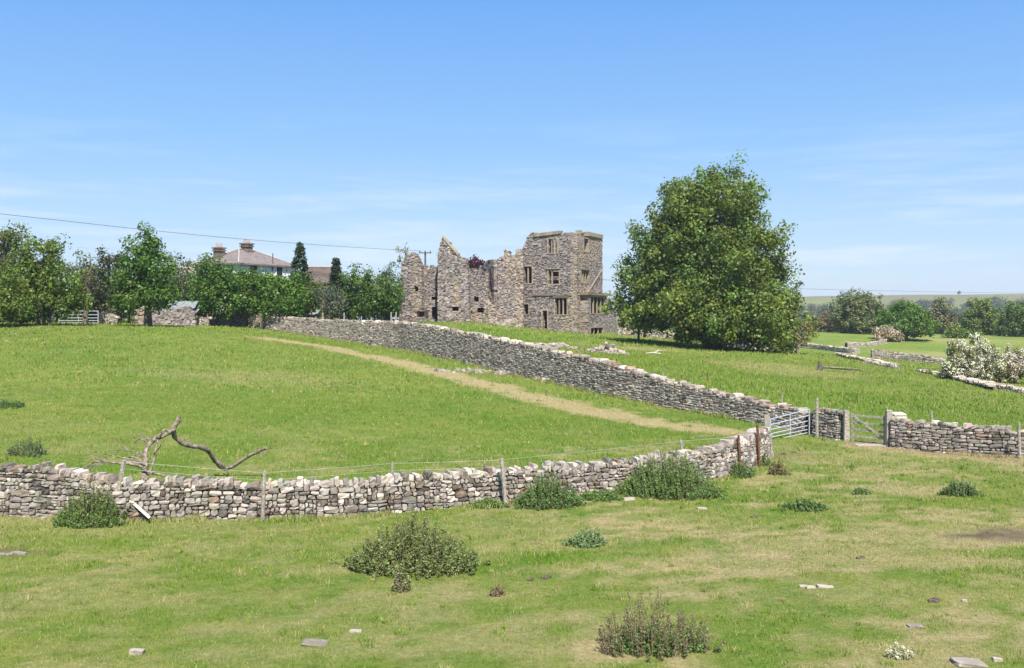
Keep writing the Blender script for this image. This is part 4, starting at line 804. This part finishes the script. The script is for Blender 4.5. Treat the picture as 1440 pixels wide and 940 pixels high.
dry_wall([(*at(px, 455, 95)[:2], hz(*at(px, 455, 95)[:2])-.1, h_) for px, h_ in ((140, 1.25), (152, 1.2), (168, .85))], M_far, 'short rough wall right of the far metal gate', (.2, .4), (.1, .2), seed=31, back=False)
dry_wall([(*at(px, 455, 96)[:2], hz(*at(px, 455, 96)[:2])-.1, .95) for px in (275, 284, 296)], M_far, 'low wall fragment joining the hut and the hedge trees', (.2, .4), (.1, .2), seed=33, back=False)
c = at(436, 436, 108); g = G(); g.box(c-[0, 0, .25], (1.9, 2, .08), rx=.25); sh = thing('shed', (c[0], c[1], c[2]-2), 'grey roofed low garden shed behind the retaining wall', 'shed'); obj('roof', g, M_lead, sh); g = G(); g.box(c-[0, -.1, 1.3], (1.7, 1.8, 1.9)); obj('wall', g, M_wood, sh)

# ------------------------------------------------------------------ gates
def field_gate(L0, R0, hL, hR, bars, label, name='metal_gate', rr=.022, group='metal gates'):
    L0, R0 = np.array(L0), np.array(R0); root = thing(name, tuple(L0), label, 'gate', group)
    fr = lambda t, f: L0+(R0-L0)*t+[0, 0, (hL+(hR-hL)*t)*f]
    fs = np.cumsum([0]+[.10, .115, .135, .16, .185, .215][:bars-1]); fs = .04+fs/fs[-1]*.96
    for t in (0, 1): g = G(); g.tube([fr(t, .0), fr(t, 1.02)], rr*1.3, 8); obj('gate_stile', g, M_galv, root)
    for f in fs: q = G(); q.tube([fr(t, f) for t in np.linspace(0, 1, 5)], rr, 7); obj('rail', q, M_galv, root)
    g = G(); g.tube([fr(.5, .04), fr(.5, 1)], rr, 6); obj('brace', g, M_galv, root)
field_gate(at(1083, 625, 42), at(1138, 614, 44), 1.05, 1.2, 7, 'galvanised seven bar metal field gate at the corner of the two stone walls', rr=.024)
z_ = hz(*at(83, 458, 97)[:2]); field_gate((*at(83, 458, 97)[:2], z_), (*at(138, 458, 97)[:2], z_), 1.2, 1.2, 5, 'far galvanised gate under the trees at left', rr=.035)
def wood_gate():
    a, b = at(1198, 624, 42.4), at(1245, 627, 41.4); root = thing('wooden_gate', tuple(a), 'weathered wooden hand gate with a diagonal brace in the wall gap', 'gate'); d_ = b-a; L_ = np.hypot(d_[0], d_[1]); ang = math.atan2(d_[1], d_[0]); z0 = a[2]+.08
    P = lambda t, z: np.array([a[0]+d_[0]*t, a[1]+d_[1]*t, z0+z])
    for f in (.25, .52, .82, 1.12): g = G(); g.box(P(.5, f), (L_, .03, .085), ang, jit=.004); obj('rail', g, M_wood, root)
    for t in (.02, .98): g = G(); g.box(P(t, .62), (.09, .06, 1.2), ang); obj('stile', g, M_wood, root)
    p, q = P(.04, 1.1), P(.96, .22); m_ = (p+q)/2+[0, -.045, 0]; g = G(); g.box(m_, (np.linalg.norm(q-p), .03, .09), ang, ry=math.atan2(p[2]-q[2], L_*.92)); obj('brace', g, M_wood, root)
wood_gate()
for px, by, ty, D, w_, lab in [(1190, 623, 577, 42.5, .22, 'thick wooden gatepost left of the wooden gate'), (1250, 629, 577, 41.1, .24, 'thick wooden gatepost right of the wooden gate')]:
    b, t_ = at(px, by, D), at(px, ty, D); g = G(); g.box((b[0], b[1], (b[2]-.2+t_[2])/2), (w_, .2, t_[2]-b[2]+.2), .05, jit=.012, taper=.95); obj('gate_post', g, M_wood, loc=tuple(b), label=lab, cat='gatepost', group='wooden gateposts')
g = G(); b = at(1222, 626, 41.6)
for k in range(3): g.box(b+[0, -.05-.2*k, .02-.0*k], (1.3, .17, .06), -.02, jit=.008)
obj('boardwalk', g, M_wood, loc=tuple(b), label='pale threshold boards on the ground under the wooden gate', cat='boards')
b = at(1078, 628, 42.1); g = G(); g.box(b+[0, 0, .6], (.26, .24, 1.45), .1, jit=.03, taper=.85); obj('gate_post', g, M_near, loc=tuple(b), label='rough stone gatepost at the left end of the near metal gate', cat='gatepost')
b = at(1142, 615, 44.1); g = G(); g.box(b+[-.08, -.02, .5], (.2, .16, 1.15), .1, jit=.02); obj('gate_post', g, M_dark, loc=tuple(b), label='dark blue grey gatepost at the right end of the near metal gate', cat='gatepost')  # post in one dark colour all over
g = G(); b = at(1264, 586, 43.2); root = thing('board_stack', tuple(b), 'stack of bleached pale boards behind the wall right of the wooden gate', 'boards')
for k in range(3): q = G(); q.box(b+[.02*k, .1*k, -.12+.11*k], (.62-.03*k, .5, .05), .1*k-.1, rx=.12); obj('board', q, M_pale, root)
g.box(b+[0, .1, -.75], (.5, .4, 1.1), .05); obj('support', g, M_wood, root)

# ------------------------------------------------------------------ posts and wire
def droppings(pts):
    for px, py, w_, lab in pts:
        p = ground(px, py); g = G(); q = w_*p[1]/F/2; stones(g, np.array([[0, 0, .01], [q*.5, q*.3, .02], [-q*.4, -q*.3, .015]]), np.array([[q*.6, q*.5, .03], [q*.45, q*.4, .035], [q*.5, q*.4, .03]]), lambda V: V+p, np.full((3, 3), .6), .2, .1)
        obj('mole_soil', g, M_soil, loc=tuple(p), label=lab, cat='soil patch', group='small heaps of bare soil')
M_soil = plain('bare soil', (.13, .10, .075), .95, 0, 20, .4)
droppings([(768, 813, 16, 'small dark soil heap right of the big nettle mound'), (746, 817, 12, 'smaller dark soil heap beside another right of the big nettle mound'), (1313, 846, 20, 'grey brown soil heap in the lower right pasture'), (1210, 786, 14, 'soil heap in the dry grass at right'), (990, 700, 12, 'tiny soil heap below the rusty posts'), (1060, 728, 12, 'tiny soil heap left of the flat nettle patch')])
def post(px, by, ty, D, w_, mat, label, tilt=0., name='fence_post', group='fence posts'):
    b, t_ = at(px, by, D), at(px+tilt, ty, D); bb = b-(t_-b)*.12; g = G(); n_ = 4
    P = [bb+(t_-bb)*k/n_+rng.normal(0, .006, 3) for k in range(n_+1)]; g.tube(P, [w_*.55, w_*.52, w_*.5, w_*.5, w_*.46], 7 if mat is M_wood else 5)
    obj(name, g, mat, loc=tuple(b), label=label, cat='post', group=group, smooth=False); return t_
PT = {}
PT[170] = post(164, 712, 647, 26.4, .13, M_wood, 'leaning grey fence post beside the nettles at the left of the near wall', 11)
g = G(); b, t_ = at(211, 729, 26.0), at(170, 692, 26.55); g.tube([b, t_], .05, 4); obj('fallen_post', g, M_pale, loc=tuple(b), label='pale squared rail propped against the near wall beside the leaning post', cat='post')
PT[370] = post(370, 729, 663, 26.3, .10, M_wood, 'straight pale post standing against the near wall at left centre', 1)
PT[551] = post(550, 690, 650, 28.2, .08, M_wood, 'short dark post tip showing behind the near wall', 2)
PT[707] = post(711, 710, 645, 28.2, .11, M_wood, 'pale post leaning on the near wall in the middle of the picture', -6)
PT[958] = post(960, 668, 619, 33.6, .12, M_wood, 'stout short post behind the large nettle bed', -2)
PT[1038] = post(1041, 668, 612, 33.7, .09, M_rust, 'rusty iron post left of its twin near the metal gate', -2, group='rusty posts')
PT[1063] = post(1068, 657, 598, 35.4, .10, M_rust, 'rusty iron post nearest the metal gate', -3, group='rusty posts')
post(1149, 616, 560, 43.2, .13, M_wood, 'tall pale post standing between the metal gate and the wall stub', 0)
post(1434, 646, 594, 37.3, .11, M_wood, 'pale post at the right edge in front of the wall', -1)
for px, by, ty, lab in [(1100, 580, 554, 'thin dark post behind the tall wall nearest the metal gate'), (995, 560, 524, 'thin rusty stake behind the middle of the tall wall'), (932, 542, 523, 'small grey stake behind the tall wall'), (867, 520, 505, 'short reddish stake furthest up behind the tall wall')]:
    p = ground(px, ty+14, 44, 90); post(px, HY+(EYE-p[2])/p[1]*F+2, ty, p[1], .07, M_rust if px in (995, 867) else M_wood, lab, group='stakes behind the tall wall')
post(1310, 600, 578, 42.5, .10, M_wood, 'short post behind the right hand wall', 0)
for px, ty, lab in [(338, 434, 'hedge side fence post left of all others on the wall top'), (423, 438, 'second fence post along the retaining wall top'), (454, 440, 'fence post in front of the grey willow bush'), (484, 440, 'fence post right of the grey willow bush'), (522, 446, 'short fence post midway to the ruin'), (550, 439, 'taller fence post close to the ruin'), (557, 439, 'fence post touching the ruin corner')]:
    D = np.interp(px, [338, 450, 560], [102, 97, 91]); x = (px-720)/F*D; z = float(H(np.array(x), np.array(D), 1)); post(px, HY+(EYE-z)/D*F+1, ty, D, .13, M_wood, lab, group='garden fence posts')
def wire(pts, label, r=.0035, sag=.01):
    P = []
    for a, b in zip(pts[:-1], pts[1:]):
        for t in np.linspace(0, 1, 7)[:-1]: P.append(np.array(a)+(np.array(b)-a)*t-[0, 0, sag*4*t*(1-t)])
    P.append(pts[-1]); g = G(); g.tube(P, r, 4); obj('fence_wire', g, M_wire, loc=tuple(P[0]), label=label, cat='wire', group='fence wires')
dn = np.array([0, 0, -.04])
wire([PT[k]+dn for k in (170, 370, 551, 707, 958, 1038)], 'upper strand of wire strung along the near wall posts')
wire([PT[k]+dn*6 for k in (170, 370, 551, 707)], 'lower strand of wire along the near wall posts', .003)

# power line
p1 = at(598, 356, 140); zg = hz(p1[0], 140); pole = thing('utility_pole', (p1[0], p1[1], zg), 'wooden electricity pole with crossarm behind the ruin', 'utility pole')
g = G(); g.tube([(p1[0], 140, zg-.3), (p1[0], 140, p1[2]+.2)], [.17, .12], 9); obj('pole', g, M_pole, pole); g = G(); g.box((p1[0], 139.8, p1[2]), (1.75, .12, .14), .1); obj('crossarm', g, M_pole, pole)
for k in (-.75, 0, .75): g = G(); g.tube([(p1[0]+k, 139.8, p1[2]+.05), (p1[0]+k, 139.8, p1[2]+.3)], .06, 6); obj('insulator', g, M_dark, pole)
def line(pts, label, r=.022):
    P = np.array(pts, float); t = np.linspace(0, 1, 60); tt = np.linspace(0, 1, len(P)); co = [np.polyfit(tt, P[:, i], min(3, len(P)-1)) for i in range(3)]
    Q = np.stack([np.polyval(c, t) for c in co], -1); g = G(); g.tube(Q, r, 4, cap=False); obj('power_cable', g, M_pole, loc=tuple(P[0]), label=label, cat='cable')
line([at(-420, 272, 66), at(0, 301, 88), at(270, 330, 108), p1+[-.4, 0, .25]], 'overhead power cable crossing the sky on the left')
line([p1+[.4, 0, .25], at(860, 393, 172), at(1130, 406, 227), at(1440, 413, 330), at(1600, 415, 400)], 'overhead power cable crossing the sky on the right', .03)

# ------------------------------------------------------------------ fallen dead branch
def branch():
    root = thing('fallen_branch', tuple(ground(230, 668, 28, 40)), 'large bleached dead branch with twigs lying behind the near wall', 'dead branch')
    def limb(pts, r0, r1, name='limb', jit=.012):
        P = np.array([at(x, y, d_) for x, y, d_ in pts]); t = np.linspace(0, 1, len(P)); tt = np.linspace(0, 1, len(P)*4); Q = np.stack([np.interp(tt, t, P[:, i]) for i in range(3)], -1); Q[1:-1] += rng.normal(0, jit, Q[1:-1].shape)
        Q[1:-1] = (Q[:-2]+Q[1:-1]*2+Q[2:])/4; r_ = (r0+(r1-r0)*tt)*rng.uniform(.85, 1.2, len(tt)); g = G(); g.tube(Q, r_, 8); obj(name, g, M_dead, root, smooth=True)
    limb([(198, 684, 29), (205, 660, 29.5), (204, 634, 30), (213, 621, 30.2), (228, 614, 30.4), (241, 606, 30.6), (248, 597, 30.7), (252, 586, 30.8)], .07, .075)
    limb([(243, 603, 30.6), (246, 616, 30.8), (258, 624, 31), (272, 628, 31.2), (287, 630, 31.6), (297, 638, 32), (303, 650, 32.3), (312, 652, 32.4), (318, 661, 32.5), (330, 655, 32.4), (347, 643, 32.2), (366, 634, 32), (375, 630, 32)], .085, .05)
    limb([(366, 634, 32), (368, 645, 32)], .04, .02); limb([(372, 632, 32), (383, 630, 31.8)], .025, .012)
    limb([(302, 645, 32.3), (306, 656, 32.4), (316, 662, 32.5)], .04, .02)
    limb([(204, 654, 29.5), (190, 650, 29.3), (172, 652, 29.2), (152, 650, 29.2), (135, 649, 29.2), (120, 656, 29.1), (112, 664, 29)], .04, .015, 'twig')
    limb([(204, 652, 29.5), (186, 642, 29.6), (176, 645, 29.8), (172, 643, 29.8)], .03, .02, 'twig')
    limb([(174, 650, 29.2), (195, 655, 29.2), (208, 664, 29.3), (222, 668, 29.4), (240, 672, 29.5), (250, 671, 29.6)], .045, .02)
    limb([(222, 615, 30.3), (218, 640, 30), (212, 662, 29.6), (200, 682, 29)], .03, .04, 'twig')
    limb([(207, 620, 30.2), (196, 618, 30.2), (190, 622, 30.2), (186, 627, 30.2)], .025, .01, 'twig'); limb([(213, 618, 30.3), (204, 618, 30.3)], .03, .012, 'twig')
    limb([(201, 640, 30), (190, 636, 30.2), (172, 630, 30.4), (160, 620, 30.5), (154, 614, 30.5)], .022, .008, 'twig'); limb([(190, 634, 30), (170, 633, 30), (153, 634, 30)], .018, .008, 'twig')
    limb([(196, 648, 29.5), (165, 643, 29.5), (150, 638, 29.5), (143, 640, 29.5)], .018, .008, 'twig'); limb([(256, 622, 31), (264, 615, 31), (270, 611, 31)], .025, .01, 'twig')
    limb([(238, 608, 30.5), (230, 604, 30.4), (224, 612, 30.2), (219, 616, 30.2)], .03, .015, 'twig'); limb([(216, 640, 30), (224, 630, 29.8), (233, 616, 29.7)], .016, .007, 'twig')
    limb([(135, 651, 29.2), (125, 660, 29), (113, 667, 28.8)], .02, .01, 'twig'); limb([(150, 650, 29.2), (130, 640, 29.3), (105, 648, 29.3), (95, 640, 29.3)], .014, .006, 'twig')
    limb([(205, 625, 30), (200, 612, 30), (202, 604, 30)], .018, .008, 'twig'); limb([(140, 654, 29), (122, 668, 28.8), (112, 662, 28.8)], .014, .006, 'twig')
def twigs():
    g0 = bpy.data.objects['fallen_branch']; r_ = random.Random(4)
    for k in range(16):
        x0, y0, d0 = r_.choice([(204, 645, 29.8), (220, 616, 30.3), (180, 650, 29.3), (150, 650, 29.2), (215, 664, 29.3), (240, 670, 29.5), (246, 612, 30.8), (285, 630, 31.6), (130, 652, 29.2), (202, 630, 30)]); P = [at(x0, y0, d0)]; dx, dy = r_.uniform(-14, 6), r_.uniform(-9, 5)
        for i in range(4): P.append(P[-1]+np.array([dx*.021*.8+r_.uniform(-.06, .06), r_.uniform(-.12, .12), -dy*.021*.8+r_.uniform(-.06, .06)]))
        g = G(); g.tube(P, np.linspace(.016, .004, 5), 5); obj('twig', g, M_dead, g0)
branch(); twigs()
for px, py, lab in [(408+75, 645, 'small pale fallen stick in the meadow behind the near wall')]:
    a = ground(px-6, 648), ; g = G(); p = ground(px, 646, 28, 60); g.tube([p+[-.4, 0, .03], p+[-.1, 0, .08], p+[.1, .1, .04], p+[.16, .1, .3]], [.01, .02, .02, .008], 6); obj('stick', g, M_dead, loc=tuple(p), label=lab, cat='stick', group='sticks')
p = ground(1163, 522); root = thing('tree_stump', tuple(p), 'broken brown stump with trailing dead branches in the right pasture', 'stump'); g = G(); g.tube([p+[-.6, 0, -.1], p+[-.5, .1, .4], p+[-.6, .1, .75]], [.3, .2, .1], 8); obj('stump', g, M_bark, root)
for k in range(5):
    q = G(); a = rng.uniform(-.4, .3); q.tube([p+[-.4, 0, .3], p+[.5+.3*k, -.3*k*.5, .18+rng.uniform(0, .2)], p+[1.2+.4*k, -.35*k, .1]], [.09, .06, .02], 6); obj('branch', q, M_dead, root)
p = ground(917, 499); g = G(); g.tube([p+[-.5, 0, .1], p+[0, -.2, .16], p+[.6, -.6, .1]], [.05, .06, .05], 6); g.tube([p+[.1, .1, .1], p+[.6, .3, .35], p+[.9, .3, .3]], [.04, .04, .02], 6); obj('fallen_branch', g, M_pale, loc=tuple(p), label='small white bleached log in the grass below the tower', cat='dead branch')

# ------------------------------------------------------------------ nettles, docks, tussocks
def nettle(name, label, px, py, wpx, hpx, col, group='nettle beds', brown=0., dens=1., leaf=.07, cat='nettles', D=None, seedy=0., hm=1.1, k0=.12, kn=.085):
    p = ground(px, py) if D is None else np.array([(px-720)/F*D, D, hz((px-720)/F*D, D)]); k = p[1]/F; hw = wpx*k/2; hh = hpx*k
    root = thing(name, tuple(p), label, cat, group); n_ = int(120*hw*max(hw*.6, .3)*4*dens)+14; g, s_ = G(), G(); cs = []; cl = []
    for i in range(n_):
        a = rng.uniform(0, 2*pi); q = sqrt(rng.random())*(1 if rng.random() < .88 else rng.uniform(1, 1.4)); x = q*hw*cos(a)*rng.uniform(.9, 1.1); y = q*hw*.62*sin(a); h_ = hh*.86*max(.14, 1-.8*q**1.7)*(.75+.5*float(fbm(np.array(x*2.2+px), np.array(y*2.2), 2)))*rng.uniform(.55, 1.15)*hm; b = np.array([p[0]+x, p[1]+y, hz(p[0]+x, p[1]+y)]); t_ = b+[rng.normal(0, .1)*h_+x*.12, rng.normal(0, .1)*h_, h_]
        s_.tube([b, (b+t_)/2+rng.normal(0, .02, 3), t_], [.009, .007, .003], 3, cap=False)
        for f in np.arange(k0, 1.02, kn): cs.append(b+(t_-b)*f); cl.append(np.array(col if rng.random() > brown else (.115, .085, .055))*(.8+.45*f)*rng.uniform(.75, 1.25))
        if rng.random() < seedy:
            for f in (.85, .93, 1.): cs.append(b+(t_-b)*f); cl.append(np.array((.11, .085, .06))*rng.uniform(.8, 1.3))
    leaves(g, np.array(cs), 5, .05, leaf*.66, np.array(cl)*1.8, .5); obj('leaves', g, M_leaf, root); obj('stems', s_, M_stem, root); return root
NG = (.10, .125, .042)
nettle('nettle_bed', 'large grey green mound of nettles in the middle of the front pasture', 582, 800, 165, 78, NG, dens=1.25, seedy=.1)
nettle('nettle_bed', 'low nettle fringe trailing left of the large mound', 512, 800, 50, 22, NG)
nettle('nettle_bed', 'thin nettles trailing right of the large mound', 645, 803, 50, 40, NG, dens=.6)
nettle('nettle_bed', 'nettles growing round the leaning post at the near wall', 128, 724, 95, 58, (.075, .115, .03), dens=1.2, seedy=.08, D=26.15)
nettle('nettle_bed', 'dark nettle clump against the middle of the near wall', 770, 706, 85, 52, (.07, .115, .035), dens=1.2, D=28.3)
nettle('nettle_bed', 'widest lush nettle bed hiding the near wall left of the rusty posts', 941, 694, 130, 62, (.080, .125, .035), dens=1.3, D=30.2)
nettle('nettle_bed', 'small nettles at the foot of the wall by the rusty posts', 1040, 671, 42, 26, (.07, .11, .035), D=33.4)
nettle('nettle_bed', 'small nettles below the rusty post nearest the metal gate', 1070, 657, 34, 26, (.07, .11, .035), D=36)
nettle('nettle_bed', 'low weeds along the wall foot right of the middle post', 840, 700, 60, 16, (.075, .12, .03), D=29.2)
nettle('nettle_bed', 'weeds at the wall foot just left of the middle post', 680, 711, 55, 14, (.075, .12, .03), D=28.2)
nettle('nettle_bed', 'small round nettle tuft right of centre in the front pasture', 825, 768, 52, 26, (.10, .145, .06))
nettle('dock_clump', 'tall brown and grey weathered thistles in the right foreground', 925, 912, 165, 84, (.095, .105, .05), 'thistle clumps', brown=.4, seedy=.5, dens=.42, cat='thistles', leaf=.045, hm=1.1, kn=.085)
nettle('nettle_bed', 'green nettles growing among the foot of the tall brown thistles', 925, 912, 120, 34, (.07, .11, .03), dens=.7)
nettle('dock_clump', 'tiny reddish dock stalks right of the large nettle mound', 700, 838, 18, 18, (.16, .12, .07), 'thistle clumps', brown=.6, cat='docks', leaf=.05)
nettle('dock_clump', 'sparse brown weeds beside the rusty posts', 1094, 668, 26, 26, (.14, .13, .06), 'thistle clumps', brown=.4, cat='docks', dens=.7)
nettle('dock_clump', 'thin weeds just below the large nettle mound', 565, 832, 22, 30, (.11, .12, .055), 'thistle clumps', brown=.3, cat='weeds', dens=.6)
nettle('nettle_bed', 'dark tuft beside the dry patch right of the wall gates', 1350, 697, 48, 28, (.075, .11, .04))
nettle('nettle_bed', 'flat dark nettle patch below the gates', 1132, 717, 62, 15, (.065, .105, .03))
nettle('nettle_bed', 'small tuft of weeds between the gates and the front pasture', 1212, 695, 24, 12, (.08, .12, .04))
nettle('nettle_bed', 'grey green nettle clump in the left meadow behind the wall', 38, 640, 50, 30, (.085, .11, .05), dens=.6)
nettle('nettle_bed', 'small dark weeds at the left edge of the meadow', 12, 573, 44, 14, (.06, .10, .03), dens=.5)
nettle('grass_tussock', 'silvery grass tussock near the bottom right corner', 1266, 925, 32, 22, (.25, .25, .17), 'tussocks', cat='tussock', leaf=.05)
nettle('nettle_bed', 'weeds in the meadow just behind the near wall centre', 800, 652, 70, 12, (.10, .14, .05), dens=.5, D=33)
# loose stones
def stone(px, py, w_, label, mat=M_far, hf=.5, n_=1, dark=1.):
    p = ground(px, py); g = G(); sz = w_*p[1]/F/2
    for i in range(n_):
        o_ = np.array([rng.uniform(-1, 1)*sz*(n_ > 1), rng.uniform(-.3, .3)*sz*(n_ > 1), 0]); s_ = sz/(1 if n_ == 1 else rng.uniform(2.5, 5)); stones(g, np.array([o_+[0, 0, s_*hf*.3]]), np.array([[s_, s_*.7, s_*hf]]), lambda V: V+p, np.array([[dark, dark, dark]]), .14, .1)
    obj('loose_stone', g, mat, loc=tuple(p), label=label, cat='stone', group='loose stones')
stone(193, 920, 20, 'squared pale stone at the bottom left'); stone(500, 889, 18, 'small pale flat stone in the lower middle', hf=.2); stone(443, 905, 36, 'flat dark grey stone at the bottom left centre', hf=.12, dark=.55)
stone(1150, 826, 44, 'broken white stones lying in the dry grass at right', hf=.3, n_=7, dark=1.15); stone(1362, 934, 44, 'long pale stone at the bottom right edge', hf=.16, dark=.75); stone(1287, 882, 22, 'flat brown stone at lower right', hf=.2, dark=.6)
stone(1356, 846, 8, 'tiny reddish stone above the lower right corner'); stone(885, 704, 16, 'small grey stone below the widest nettle bed', hf=.35); stone(987, 717, 14, 'small pale stone right of the widest nettle bed', hf=.3, dark=1.05)
stone(1402, 930, 14, 'pale chip beside the long stone at bottom right', dark=1.2); stone(758, 536, 12, 'white boulder at the foot of the tall wall, left one', hf=.7, dark=1.3); stone(768, 538, 14, 'white boulder at the foot of the tall wall, right one', hf=.7, dark=1.3)
stone(12, 780, 40, 'brown stones in bare soil at the left edge', hf=.3, n_=6, dark=.8)

# ------------------------------------------------------------------ summer haze in the air
m = bpy.data.materials.new('haze'); m.use_nodes = True; n = m.node_tree; n.nodes.clear(); v = N(n, 'ShaderNodeVolumePrincipled'); v.inputs['Color'].default_value = (.80, .88, 1, 1); v.inputs['Density'].default_value = .00022; v.inputs['Anisotropy'].default_value = .1
o = N(n, 'ShaderNodeOutputMaterial'); n.links.new(v.outputs[0], o.inputs['Volume'])
g = G(); g.box((0, 1700, -60), (5500, 3560, 240)); obj('haze', g, m, kind='stuff', label='thin summer haze paling the far hillside', cat='haze')
